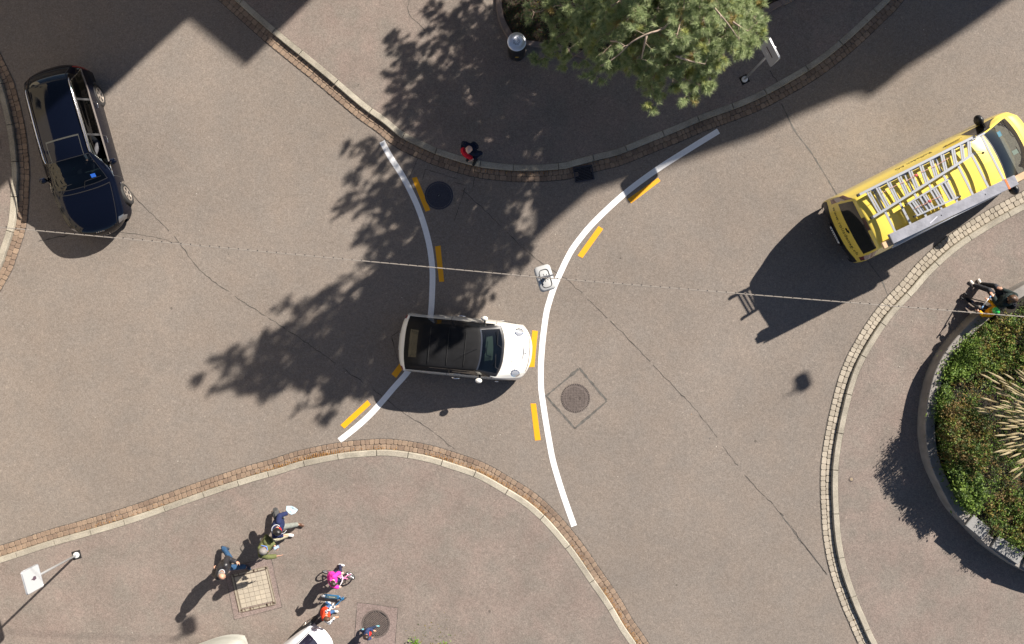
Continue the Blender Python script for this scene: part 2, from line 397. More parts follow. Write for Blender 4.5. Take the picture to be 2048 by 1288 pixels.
# asphalt patches with saw-cut seams round the covers
def patch(corners, parent, z, m=M_patch):
    mb = MB(); mb.sheet(gpts(corners), z); mb.build('asphalt_patch', m, parent)
    for i in range(len(corners)):
        crack([corners[i], corners[(i+1) % len(corners)]], .012, parent, z + .003, seed=50 + i, jit=.003)
patch([(451,1134),(544,1112),(566,1212),(471,1237)], pav_bot, KH - .003)
patch([(716,1202),(797,1213),(790,1300),(708,1300)], pav_bot, KH - .003)

# ------------------------------------------------------------------ covers and grates
def manhole(name, px, r, label, kind, base_z=.0, rot=0, gr='manhole covers'):
    t = empty(name, G(*px, base_z), rot, label, 'manhole cover', gr)
    fr = MB(); fr.lathe([(r + .045, -.02), (r + .045, .006), (r, .006), (r, -.02)], n=48)
    if kind == 'waffle':
        for k in range(48):
            a = 2 * math.pi * k / 48; fr.box(((r + .022) * math.cos(a), (r + .022) * math.sin(a), .007), (.035, .012, .006), Matrix.Rotation(a, 3, 'Z'), 1)
    fr.build('frame', [M_iron if kind != 'plain' else M_iron_dark, M_hole], t)
    m0 = M_iron_dark if kind == 'plain' else M_iron
    lid = MB(); lid.lathe([(0.001, -.01), (0, -.01), (r - .008, -.01), (r - .008, .004), (.0005, .004)], n=48, mi=1 if kind == 'ribs' else 0)
    if kind == 'waffle':
        s = .045; n = int(r / s) + 1
        for i in range(-n, n + 1):
            for j in range(-n, n + 1):
                if math.hypot(i * s, j * s) < r - .05 and math.hypot(i * s, j * s) > .055: lid.box((i * s, j * s, .007), (.024, .024, .008), mi=0 if True else 0)
        lid.lathe([(.045, .004), (.045, .012), (.03, .012), (.03, .005), (.001, .005)], n=16, mi=2)
        for dx, dy in ((-.14,.0),(-.16,.02),(-.12,.02),(-.16,-.02),(-.12,-.02)): lid.box((dx, dy, .014), (.02, .02, .006))
        for k, ln in ((.03,.06),(0,.075),(-.03,.06)): lid.box((.14, k, .014), (ln, .012, .006))
    elif kind == 'ribs':
        k = -r + .03
        while k < r - .02:
            h = math.sqrt(max(0, (r - .02) ** 2 - k * k)); lid.box((0, k, .008), (2 * h, .028, .012)); k += .042
    else:
        k = -r + .03
        while k < r - .02:
            h = math.sqrt(max(0, (r - .02) ** 2 - k * k)); lid.box((0, k, .007), (2 * h, .012, .005)); k += .03
        lid.lathe([(.04, .005), (.04, .012), (.001, .012)], n=16, mi=1); lid.box((0, 0, .014), (.05, .012, .006), Matrix.Rotation(.8, 3, 'Z'), 2)
    lid.build('lid', [m0, M_hole, M_alu if kind == 'plain' else M_iron], t)
manhole('manhole_cover', (878,391), .36, 'dark plain round cover beside the yellow dash in the tree shade', 'plain', .002, .5)
manhole('manhole_cover', (1151,796), .37, 'waffle-patterned round cover inside the diamond of tar seams', 'waffle', .002)
manhole('manhole_cover', (753,1245), .36, 'brown ribbed round cover on the pavement under the toddler', 'ribs', KH - .002, -.65)
# paved square access cover
t = empty('access_cover', G(509.5, 1176, KH - .002), math.radians(13), 'square access cover filled with small pale tiles, beside the walking man', 'access cover')
fr = MB()
h = .50
for sx in (-1, 1):
    fr.box((sx * h, 0, .004), (.075, 2*h + .075, .012), mi=0); fr.box((0, sx * (h + .02), .004), (2*h, .075, .012), mi=0)
    for sg, dd in ((1, .025), (-1, -.045)):
        fr.box((sx * (h) + dd, 0, .008), (.012, 2*h + .09, .012), mi=1); fr.box((0, sx * (h + .02) + dd, .008), (2*h, .012, .012), mi=1)
rnd = random.Random(5)
for k in range(14): fr.box((rnd.uniform(-h, h), rnd.choice((-1, 1)) * (h + .015), .011), (rnd.choice((.016, .016, .05)), .07, .01), mi=1)
fr.build('frame', [mat('pale_mortar', (.30, .26, .20), .9, noise_scale=30, var=.15), mat('rusty_iron', (.10, .065, .045), .8, noise_scale=20, var=.3)], t)
tl = MB(); n = 7; c = (2*h - .09) / 6
tl.box((0, 0, .000), (2*h - .08, 2*h - .08, .008), mi=1)
for i in range(6):
    for j in range(7):
        cy = (2*h - .09) / 7
        tl.box(((i - 2.5) * c, (j - 3) * cy, .005), (c - .009, cy - .009, .010))
tl.build('tile_infill', [stone('pale_tile', (.36, .315, .25), (.42, .365, .285), .12), M_iron], t)
# gully grate
t = empty('gully_grate', G(1167, 347.5, .020), math.radians(10), 'iron gully grate set in the setts at the kerb', 'drain grate')
g = MB()
for s in (-1, 1): g.box((s * .265, 0, .012), (.03, .42, .03)); g.box((0, s * .205, .012), (.54, .03, .03))
g.build('frame', M_iron_dark, t)
g = MB(); g.box((0, 0, -.001), (.5, .39, .006), mi=1)
for k in range(9): g.box((0, -.17 + k * .0425, .014), (.5, .016, .02), Matrix.Rotation(.04, 3, 'Z'))
g.build('grating', [M_iron_dark, M_hole], t)
# small survey cap
t = empty('valve_cap', G(1700, 957, KH - .004), 0, 'tiny round valve cap alone on the right pavement', 'valve cap')
g = MB(); g.lathe([(.075, 0), (.075, .006), (.05, .008)], n=20); g.build('ring', M_iron, t)
g = MB(); g.lathe([(.045, 0), (.045, .011), (.001, .012)], n=16); g.build('cap', mat('brass_cap', (.32, .25, .17), .6, .2), t)

# ------------------------------------------------------------------ small litter on the ground
def leaf(mb, c, s, rnd, mi=0, up=.5, aspect=.45):
    a = rnd.uniform(0, 6.283); t = Vector((math.cos(a), math.sin(a), rnd.uniform(-up, up))).normalized()
    n = Vector((rnd.uniform(-up, up), rnd.uniform(-up, up), 1)).normalized(); b = t.cross(n).normalized() * s * aspect; t = t * s; c = Vector(c)
    mb.add([c - t*.5, c - b*.5 - t*.05, c + t*.5, c + b*.5 - t*.05], [(0, 1, 2, 3)], mi)
M_deadleaf = foliage('dead_leaf', (.26, .11, .025), (.46, .25, .07), (.2, .1, .03))
rnd = random.Random(9); mb = MB()
nr = normals2(path_bot); cl = []
tot = len(path_bot)
for k in range(3200):
    f = rnd.choice((rnd.gauss(.60, .06), rnd.gauss(.74, .05), rnd.gauss(.47, .03), rnd.gauss(.86, .03), rnd.gauss(.66, .1), rnd.uniform(.22, .97)))
    if not .1 < f < .99: continue
    q = int(f * tot); wob = .5 + .5 * math.sin(q * .06) + .4 * math.sin(q * .21)
    if rnd.random() > wob: continue
    p = path_bot[q] + nr[q] * abs(rnd.gauss(.02, .05)); leaf(mb, (p.x, p.y, .03 + rnd.uniform(0, .015)), rnd.uniform(.02, .05), rnd)
nr = normals2(path_top); tot = len(path_top)
for k in range(260):
    q = int(rnd.gauss(.46, .06) * tot); q = max(0, min(tot - 1, q)); p = path_top[q] - nr[q] * abs(rnd.gauss(.02, .05))
    leaf(mb, (p.x, p.y, .03), rnd.uniform(.02, .045), rnd)
tag(mb.build('fallen_leaves', M_deadleaf, fixn=False), 'dry orange leaves and needles lying in the gutters by the kerbs', 'fallen leaves', kind='stuff')
rnd = random.Random(77); mb = MB()
for k in range(170):
    leaf(mb, G(rnd.uniform(20, 2020), rnd.uniform(20, 1270), KH + .012), rnd.uniform(.012, .035), rnd, rnd.choices((0, 1, 2), (3, 3, 1))[0], .2, .8)
tag(mb.build('litter', [mat('grit_dark', (.06, .05, .042), .9), mat('grit_pale', (.5, .46, .40), .8), M_deadleaf], fixn=False), 'scattered specks of grit and leaf litter on the ground', 'litter', kind='stuff')
# ------------------------------------------------------------------ buildings that throw the shade (they stand beyond the frame)
def building(name, label, plan, h, wallm, roofm, seed):
    rnd = random.Random(seed); c = sum((Vector((p[0], p[1], 0)) for p in plan), Vector()) / len(plan)
    t = empty(name, c, 0, label, 'building'); P = [Vector((p[0], p[1], 0)) - c for p in plan]
    mb = MB(); mb.prism(P, 0, h - .01, top=False); mb.build('wall', wallm, t)
    mb = MB(); mb.prism([p * 1.0 for p in P], h - .01, h + .0, bottom=False); mb.sheet([(p.x, p.y) for p in P], h + .004); mb.build('roof', roofm, t)
    fr = mat('window_frame_paint', (.6, .58, .53), .6); gl = mat('window_glass_dark', (.03, .035, .04), .05)
    area = sum(P[i].x * P[(i+1) % len(P)].y - P[(i+1) % len(P)].x * P[i].y for i in range(len(P)))
    for i in range(len(P)):
        a, b = P[i], P[(i+1) % len(P)]; L = (b - a).length
        if L < 3: continue
        d = (b - a).normalized(); nrm = Vector((d.y, -d.x, 0)) * (1 if area > 0 else -1)
        if (a + c + b + c).length / 2 > 75: continue
        n = min(7, int(L / 2.6)); s = L / n
        for fl in range(int(h / 3.2)):
            for k in range(n):
                p = a + d * (s * (k + .5)) + nrm * .02 + Vector((0, 0, 1.9 + fl * 3.2)); q = d.to_track_quat('X', 'Z').to_matrix()
                w = MB(); w.box(p, (1.25, .10, 1.75), q); f = w.build('window', fr, t)
                w = MB(); w.box(p + nrm * .05, (1.05, .03, 1.55), q); w.build('pane', gl, f)
    return t
M_wallA = mat('warm_render', (.55, .47, .34), .9, noise_scale=1.2, var=.06); M_wallB = mat('grey_render', (.42, .40, .37), .9, noise_scale=1.2, var=.06)
M_roof = mat('roof_tiles', (.22, .11, .07), .85, noise_scale=5, var=.2)
def shadow_plan(pts, h):
    return [((x - 1024) / PXM + h * SH * SD.x, (644 - y) / PXM + h * SH * SD.y) for x, y in pts]
building('apartment_building', 'long rendered house north of the junction, its roofline shading the black estate car',
    shadow_plan([(-330,690),(0,382),(375,40),(489,134),(607,0),(900,-330),(500,-900),(-500,-500),(-800,250)], 14), 14, M_wallA, M_roof, 1)
building('corner_building', 'tall house to the north east whose shade covers the pine and the upper kerb',
    shadow_plan([(1062,0),(1064,200),(1066,340),(1062,490),(1110,445),(1180,386),(1400,313),(1463,291),(1527,269),(1587,237),(1622,222),(1685,196),(1716,190),(1729,198),(1742,193),(1773,171),(1811,139),(1887,92),(2020,0),(2300,-190),(2300,-900),(1400,-900)], 18), 18, M_wallB, M_roof, 2)
building('side_building', 'warm beige house to the west, mirrored in the roof of the black car',
    [(-21.5, -14), (-21.5, 15), (-32, 15), (-32, -14)][::-1], 15, M_wallA, M_roof, 3)

# ------------------------------------------------------------------ round planter on the right, with wall, slabs and planting
WH = .60
base_px = [(2120,528),(2075,548),(2035,565),(2000,585),(1965,608),(1932,632),(1909,655),(1889,677),(1870,702),(1856,727),(1845,755),(1836,795),(1832,830),(1831,857),(1834,890),(1843,927.6),(1861,968),(1886,1013),(1921,1051),(1949,1080),(1985,1108),(2031,1135),(2080,1152),(2140,1162)]
cx, cy = G(2115, 848).xy
bp = spline([G(*p).xy for p in base_px], .12)
a0 = math.atan2(bp[-1].y - cy, bp[-1].x - cx); a1 = math.atan2(bp[0].y - cy, bp[0].x - cx)
R0 = (bp[-1] - Vector((cx, cy))).length; R1 = (bp[0] - Vector((cx, cy))).length
for k in range(1, 30):
    a = a0 + (a1 - a0) * k / 30; r = R0 + (R1 - R0) * k / 30; bp.append(Vector((cx + r * math.cos(a), cy + r * math.sin(a))))
ring = bp + [bp[0]]
WT = .30
planter = empty('stone_planter', (cx, cy, 0), 0, 'large round raised planter with concrete wall at the right edge', 'planter')
cen = Vector((cx, cy))
def inset(p, d): return p + (cen - p).normalized() * d
mb = MB(); n = len(bp)
prof = [(0, .0), (.012, WH - .02), (.03, WH), (WT - .02, WH - .015), (WT, WH - .04), (WT, .3)]
for k, p in enumerate(bp):
    for d, z in prof:
        q = inset(p, d) - cen; mb.v.append((q.x, q.y, z))
L6 = len(prof)
for k in range(n):
    k2 = (k + 1) % n
    for r in range(L6 - 1): mb.f.append((k*L6+r, k2*L6+r, k2*L6+r+1, k*L6+r+1)); mb.m.append(0)
mb.build('wall', M_conc, planter)
mb = MB(); mb.sheet([tuple(inset(p, WT - .01) - cen) for p in bp], .46)
mb.build('soil', mat('soil', (.022, .017, .012), .95, noise_scale=9, var=.4), planter)
# three granite slabs lying on the wall
M_slab = mat('pale_granite_slab', (.25, .245, .235), .8, noise_scale=12, var=.12, bump=.3, bscale=50)
for (xa, ya, xb, yb, lab) in ((1928,1048,1962,1076,'pale granite slab on the planter wall, uppermost of three'), (1981,1092,2034,1127,'pale granite slab on the planter wall, between the other two'), (2044,1132,2095,1148,'pale granite slab on the planter wall, cut by the right edge')):
    a = W(xa, ya, WH); b = W(xb, yb, WH); d = b - a
    t = empty('granite_slab', (a + b) / 2, math.atan2(d.y, d.x), lab, 'stone slab', 'granite slabs on the planter wall')
    L_ = d.length / 2; m = MB()
    m.prism([(-L_, -.12), (L_, -.12), (L_, .26), (-L_, .26)][::1], .004, .085); m.prism([(-L_ + .01, -.11), (L_ - .01, -.11), (L_ - .01, .25), (-L_ + .01, .25)], .085, .095)
    o = m.build('slab_body', M_slab, t)
    t.location = inset(Vector(((a + b) / 2).xy), .10).to_3d() + Vector((0, 0, WH)); 
# ground cover planting
def inside(p, poly):
    c = False; j = len(poly) - 1
    for i in range(len(poly)):
        if (poly[i][1] > p[1]) != (poly[j][1] > p[1]) and p[0] < (poly[j][0]-poly[i][0])*(p[1]-poly[i][1])/(poly[j][1]-poly[i][1]) + poly[i][0]: c = not c
        j = i
    return c
F_green = foliage('leaf_green', (.07, .14, .018), (.21, .29, .05))
F_dark = foliage('leaf_dark', (.035, .065, .016), (.095, .145, .035))
F_red = foliage('leaf_russet', (.10, .075, .025), (.22, .15, .05), (.34, .17, .09))
F_yel = foliage('leaf_yellow', (.12, .12, .025), (.29, .22, .045), (.40, .28, .08))
bedpoly = [tuple(inset(p, WT)) for p in bp]
def plant_mass(name, region_px, zh, mats, weights, count, size, seed, label, cat, clump=.16, spill=.05, aspect=.45):
    """leaf-by-leaf planting on the raised bed inside a plan region; region px are seen at z"""
    rnd = random.Random(seed); reg = [tuple(W(x, y, zh).xy) for x, y in region_px]
    xs = [p[0] for p in reg]; ys = [p[1] for p in reg]; mb = MB(); k = 0; tries = 0
    heads = []
    while len(heads) < count // 26 and tries < 60000:
        tries += 1; p = (rnd.uniform(min(xs), max(xs)), rnd.uniform(min(ys), max(ys)))
        if inside(p, reg) and inside(p, [tuple(inset(q, WT - spill)) for q in bp]): heads.append(p)
    for hx, hy in heads:
        e = .5 + .5 * noise.noise(Vector((hx * 1.3, hy * 1.3, seed))); hz = .50 + (zh - .5) * (.45 + .75 * e) + rnd.uniform(-.04, .06)
        mi = rnd.choices(range(len(mats)), weights)[0]
        # stems
        for _ in range(2): 
            q = Vector((hx + rnd.gauss(0, .03), hy + rnd.gauss(0, .03), .46)); mb.bar(q, (hx + rnd.gauss(0, .05), hy + rnd.gauss(0, .05), hz), .007, .007, mi)
        for _ in range(26):
            r = abs(rnd.gauss(0, clump)); a = rnd.uniform(0, 6.283)
            z = hz - r * .55 - abs(rnd.gauss(0, .06 + .22 * max(0, zh - .6))); leaf(mb, (hx + r * math.cos(a), hy + r * math.sin(a), max(.48, z)), size * rnd.uniform(.6, 1.4), rnd, mi, .7, aspect)
    return tag(mb.build(name, mats, fixn=False), label, cat)
R_all = [(1880,690),(1950,640),(2060,600),(2300,600),(2300,1160),(2048,1125),(1960,1060),(1915,1010),(1880,960),(1868,900),(1862,820),(1866,750)]
tag(plant_mass('ground_cover', R_all, .80, [F_dark, F_red, F_green, F_yel], [4, 1.6, 3, .9], 36000, .050, 11, 'mixed low ground cover of small leaves filling the raised planter', 'ground cover', .13, -.02), kind='stuff')
for rg, z, ms, wt, ct, sz, sd, lb in (
    ([(1905,705),(1955,672),(1975,690),(1950,750),(1890,760),(1880,730)], .98, [F_green], [1], 4200, .075, 21, 'bright green leafy shrub at the upper left of the planter'),
    ([(1872,760),(1900,760),(1905,810),(1880,850),(1866,810)], .92, [F_green, F_dark], [2, 1], 2000, .06, 22, 'narrow green plant spilling on the wall beside the ledge'),
    ([(1950,650),(2060,620),(2200,640),(2200,730),(2000,745),(1950,720)], 1.15, [F_dark, F_yel, F_green, F_red], [2, 1.3, 3, 1], 8500, .06, 23, 'yellow flecked shrub behind the seated pair'),
    ([(1892,830),(1960,800),(1990,860),(1990,930),(1940,965),(1905,930),(1890,870)], 1.50, [F_red, F_dark, F_yel, F_green], [3, 2.4, .8, 1.2], 8500, .058, 24, 'russet leaved shrub in the middle of the planter'),
    ([(1905,935),(1950,930),(1985,1000),(1950,1032),(1915,990)], 1.30, [F_green, F_dark], [3, 1], 3600, .085, 25, 'broad leaved green plant at the lower left of the planter'),
    ([(1990,1000),(2200,950),(2200,1120),(2048,1105),(1990,1050)], 1.15, [F_green, F_yel, F_dark, F_red], [3, 1, 1.5, 1.0], 7500, .06, 26, 'fresh green shrub above the granite slabs')):
    plant_mass('shrub', rg, z, ms, wt, ct, sz, sd, lb, 'shrub', .14, .0)
# fountain grass with pale plumes
rnd = random.Random(4)
t = empty('fountain_grass', W(2150, 850, .46), 0, 'tall fountain grass with pale feathery plumes in the planter', 'grass')
F_grass = foliage('grass_blade', (.045, .08, .02), (.11, .16, .04)); F_plume = foliage('grass_plume', (.34, .27, .14), (.56, .47, .29))
bl = MB(); pl = MB()
for k in range(1500):
    a = rnd.uniform(0, 6.283); l = rnd.uniform(.6, 1.25); el = rnd.uniform(.35, 1.35); w = rnd.uniform(.007, .013)
    p = Vector((rnd.gauss(0, .18), rnd.gauss(0, .18), 0)); d = Vector((math.cos(a), math.sin(a), 0)); s = Vector((-d.y, d.x, 0))
    pts = [p + d * (l * math.cos(el) * t_) + Vector((0, 0, l * math.sin(el) * t_ - .75 * l * t_ * t_ * (1.1 - el * .5))) for t_ in (0, .25, .5, .75, 1)]
    b = len(bl.v)
    for i, q in enumerate(pts):
        ww = w * (1 - i / 4.3); q.z = max(q.z, .03); bl.v += [tuple(q - s * ww), tuple(q + s * ww)]
    for i in range(4): bl.f.append((b+2*i, b+2*i+1, b+2*i+3, b+2*i+2)); bl.m.append(0)
def plume(p0, tip):
    """stalk from p0 arching to the tip; the feathery head fills the last 40 cm"""
    d = tip - p0; mid = p0.lerp(tip, .55) + Vector((0, 0, d.length * .16))
    pts = [p0 * (1-u)**2 + mid * 2*u*(1-u) + tip * u*u for u in (0, .2, .4, .6, .75, .85, .93, 1)]
    bl.tube(pts[:5], .003, 4)
    hd = [tip.lerp(pts[4], u_ * .34 / max(.2, (tip - pts[4]).length)) for u_ in (1, .8, .6, .4, .2, 0)]
    pl.tube(hd, [.008, .018, .024, .023, .015, .004], 5)
    for i in range(len(hd) - 1):
        for q in range(22):
            c = hd[i].lerp(hd[i+1], rnd.random()); ax = (hd[i+1] - hd[i]).normalized()
            side = Vector((rnd.gauss(0, 1), rnd.gauss(0, 1), rnd.gauss(0, 1))); side = (side - ax * side.dot(ax)).normalized()
            e = c + side * rnd.uniform(.015, .04) + ax * rnd.uniform(.02, .05); w = ax.cross(side) * .0035
            pl.add([c - w, c + w, e], [(0, 1, 2)])
org = t.location
plume_px = [(1961,748),(1977,757),(1990,752),(2008,747),(2030,741),(1985,772),(1962,795),(1975,800),(1945,815),(1955,822),(1992,785),(2000,800),(1985,812),(1970,815),(1988,830),(1995,845),(2010,770),(2020,765),(2010,790),(2025,785),(2020,805),(2030,800),(2018,822),(2030,820),(2010,838),(2000,858),(2015,855),(2030,840),(2012,870),(1996,882),(2008,890),(2020,880),(2032,870),(2012,905),(2000,905),(2020,915),(2032,925),(2018,945),(2035,940),(2040,900),(2044,860),(2040,830),(2042,790),(2044,760),(2048,820),(2050,880),(2055,740),(2070,735),(1998,822),(2003,812),(2038,775),(2024,832)]
plume_px += [(x + rnd.uniform(-16, 22), y + rnd.uniform(-14, 14)) for x, y in plume_px if x > 1975]
for (x, y) in plume_px:
    z = 1.60 + rnd.uniform(-.15, .25); z -= (2105 - x) * .0012
    tip = W(x, y, z) - org; a = math.atan2(tip.y, tip.x)
    plume(Vector((.15 * math.cos(a) + rnd.gauss(0, .06), .15 * math.sin(a) + rnd.gauss(0, .06), 0)), tip)
for k in range(70):
    a = rnd.uniform(-1.9, 1.9); r = rnd.uniform(.4, 1.2); plume(Vector((.15*math.cos(a), .15*math.sin(a), 0)), Vector((r*math.cos(a), r*math.sin(a), rnd.uniform(.8, 1.2))))
bl.build('blades', F_grass, t, fixn=False); pl.build('plumes', F_plume, t, fixn=False)

# ------------------------------------------------------------------ low bed round the pine, with stone edging
edge_px = [(1000,-160),(993,-60),(992,0),(993,23),(998,47),(1008,68),(1020,85),(1040,93),(1062,96),(1115,104),(1170,120),(1240,128),(1330,122),(1420,95),(1500,50),(1550,20),(1590,0),(1660,-60),(1720,-160),(1740,-320),(1640,-480),(1350,-560),(1120,-420)]
ep = spline([G(*p).xy for p in edge_px + [edge_px[0]]], .12)[:-1]
n = len(ep); ec = G(1340, -200).xy
t = empty('tree_bed_edging', (ec.x, ec.y, 0), 0, 'low stone edging curving round the dark bed under the pine', 'edging')
mb = MB(); i = 0
while i < n:
    j = min(i + 9, n); b = len(mb.v); m = j - i + 1
    for q in range(i, j + 1):
        p = ep[q % n]; ci = (ec - p).normalized(); tt = (ep[(q+1) % n] - ep[q-1]).normalized() * (.006 if q == i else (-.006 if q == j else 0))
        for d, z in ((0, KH - .02), (.004, KH + .075), (.02, KH + .09), (.18, KH + .09), (.2, KH - .02)):
            w = p + ci * d + tt - ec; mb.v.append((w.x, w.y, z))
    for k in range(m - 1):
        for r in range(4): mb.f.append((b+k*5+r, b+(k+1)*5+r, b+(k+1)*5+r+1, b+k*5+r+1)); mb.m.append(0)
    for e in (b, b + (m-1)*5): mb.f.append(tuple(e + r for r in range(5))); mb.m.append(0)
    i = j
mb.build('edging_stones', stone('edging_stone', (.20, .15, .13), (.25, .20, .17), .2), t)
mb = MB(); mb.sheet([tuple(p + (ec - p).normalized() * .19) for p in ep], KH + .06)
tag(mb.build('ground', mat('bed_soil', (.04, .028, .018), .95, noise_scale=9, var=.5)), kind='structure')
rnd = random.Random(8); mb = MB(); epl = [tuple(p + (ec - p).normalized() * .24) for p in ep]; k = 0
while k < 26000:
    p = (rnd.uniform(-.6, 8), rnd.uniform(6.9, 10.2)); k += 1
    if inside(p, epl):
        d = noise.noise(Vector((p[0]*1.2, p[1]*1.2, 3))) + .75
        if rnd.random() < d: leaf(mb, (p[0], p[1], KH + .08 + rnd.uniform(0, .07)), rnd.uniform(.03, .08), rnd, rnd.choices((0, 1, 2), (6, 2, .35))[0], .6)
tag(mb.build('ivy', [foliage('ivy_leaf', (.018, .036, .010), (.04, .07, .016)), foliage('bed_litter', (.06, .03, .012), (.12, .06, .03)), F_yel], fixn=False), 'dark ivy and litter covering the bed under the pine', 'ivy', kind='stuff')

# ------------------------------------------------------------------ pine tree
rnd = random.Random(31)
TB = G(1295, 20, KH + .05)
tree = empty('pine_tree', TB, 0, 'large blue green pine rising from the bed at the top edge', 'tree')
tr = MB(); nd = MB(); br = MB()
lean = Vector((-.02, -.02, 1))
def trunk_at(z): return Vector((.15 * math.sin(z * .5), .12 * math.cos(z * .7) - .12, z))
tr.tube([trunk_at(z) for z in np.linspace(0, 10.2, 18)], [.19 * (1 - .093 * z) + (.06 if z == 0 else 0) for z in np.linspace(0, 10.2, 18)], 12)
def tuft(c, d, L, nn, mi):
    d = d.normalized(); ref = Vector((0, 0, 1)) if abs(d.z) < .8 else Vector((1, 0, 0)); u = d.cross(ref).normalized(); v = d.cross(u)
    for q in range(nn):
        f = rnd.random(); a = rnd.uniform(0, 6.283); out = (u * math.cos(a) + v * math.sin(a))
        s = c + d * (L * f) ; dirn = (out * rnd.uniform(.7, 1.1) + d * (.35 + .75 * f) + Vector((0, 0, .12))).normalized()
        ln = rnd.uniform(.09, .15); w = dirn.cross(Vector((0, 0, 1))).normalized() * .0046
        nd.v += [tuple(s - w), tuple(s + w), tuple(s + dirn * ln)]
        b = len(nd.v) - 3; nd.f.append((b, b+1, b+2)); nd.m.append(mi)
ntuft = 0
def branch(tip, z0, dens=1.0, r0=.035, dark=False):
    """tip is relative to the trunk base; the limb leaves the trunk at height z0"""
    global ntuft
    a = trunk_at(z0); d = tip - a; mid1 = a + d * .4 + Vector((rnd.gauss(0, .12), rnd.gauss(0, .12), .25 * d.length * .18)); mid2 = a + d * .75 + Vector((rnd.gauss(0, .08), rnd.gauss(0, .08), .05))
    pts = spline([a, mid1, mid2, tip], .16); n = len(pts)
    br.tube(pts, [r0 * (1 - .82 * i / (n - 1)) for i in range(n)], 6)
    for i in range(2, n):
        f = i / (n - 1)
        if f < .30: continue
        ax = (pts[i] - pts[i-1]).normalized()
        k = int(1.8 + rnd.random() * 2) if f < .97 else 3
        for _ in range(k):
            if rnd.random() > dens * (.29 + .72 * f): continue
            sd = Vector((rnd.gauss(0, 1), rnd.gauss(0, 1), rnd.gauss(.15, .45))); sd = (sd - ax * sd.dot(ax) * .8).normalized()
            L = rnd.uniform(.12, .42) * (1.15 - .65 * f); e = pts[i] + (sd + ax * .55).normalized() * L
            br.tube([pts[i], pts[i].lerp(e, .6) + Vector((0, 0, .015)), e], [.008, .006, .004], 4, cap=False)
            mi = 0 if rnd.random() < .90 else (1 if rnd.random() < .7 else 2)
            for q in range(rnd.randint(2, 3)):
                dd = (sd * .6 + ax * .6 + Vector((rnd.gauss(0, .4), rnd.gauss(0, .4), rnd.gauss(.2, .3)))).normalized()
                c = e.lerp(pts[i], rnd.uniform(0, .5)) if q else e
                tuft(c, dd, rnd.uniform(.08, .16), 58, mi); ntuft += 1
    tuft(tip, (tip - pts[-3]).normalized(), .16, 90, 0)
def tip_img(x, y, z): return W(x, y, z) - TB
def tip_sh(x, y, z): return Vector(((x - 1024) / PXM + z * SH * SD.x, (644 - y) / PXM + z * SH * SD.y, z)) - TB
img_tips = [(1190,150,6.6),(1200,112,6.8),(1228,128,6.7),(1305,212,6.5),(1302,178,6.7),(1290,150,6.8),(1345,165,6.7),(1372,192,6.6),(1392,168,6.7),(1418,172,6.6),(1405,135,6.9),(1440,118,6.8),(1468,108,6.5),(1492,95,6.4),(1512,76,6.2),(1518,45,6.4),(1512,18,6.6),(1490,60,7.0),(1470,30,7.4),
  (1165,20,7.2),(1175,55,7.0),(1160,85,6.6),(1215,70,7.3),(1210,25,7.6),(1250,45,7.6),(1255,95,7.1),(1265,20,7.9),(1300,60,7.6),(1300,110,7.2),(1335,100,7.4),(1345,60,7.8),(1350,20,8),(1380,85,7.5),(1400,50,7.8),(1420,90,7.3),(1430,25,7.8),(1455,75,7.3),(1330,140,6.9),(1365,130,7.1),(1480,85,6.9),(1460,5,7.7),(1495,30,7.1),(1390,110,7.2),(1240,110,6.9),(1270,125,6.9)]
for x, y, z in img_tips: branch(tip_img(x, y, z), z - 1.6 - rnd.uniform(0, .8), 1.0)
for x, y, z in [(1065,25,3.6),(1100,12,4.2),(1110,50,4.0),(1095,85,3.6),(1080,120,3.2),(1135,100,4.2),(1150,40,4.8),(1140,15,5),(1125,130,3.6),(1165,125,4.4),(1185,90,4.9),(1215,130,4.8),(1260,140,5.0),(1320,150,5.0),(1400,150,5.2),(1450,115,5.2),(1210,50,5.6),(1270,80,5.8),(1340,120,5.6),(1290,165,4.6)]:
    branch(tip_img(x, y, z), max(1.8, z - 1.4), .85)
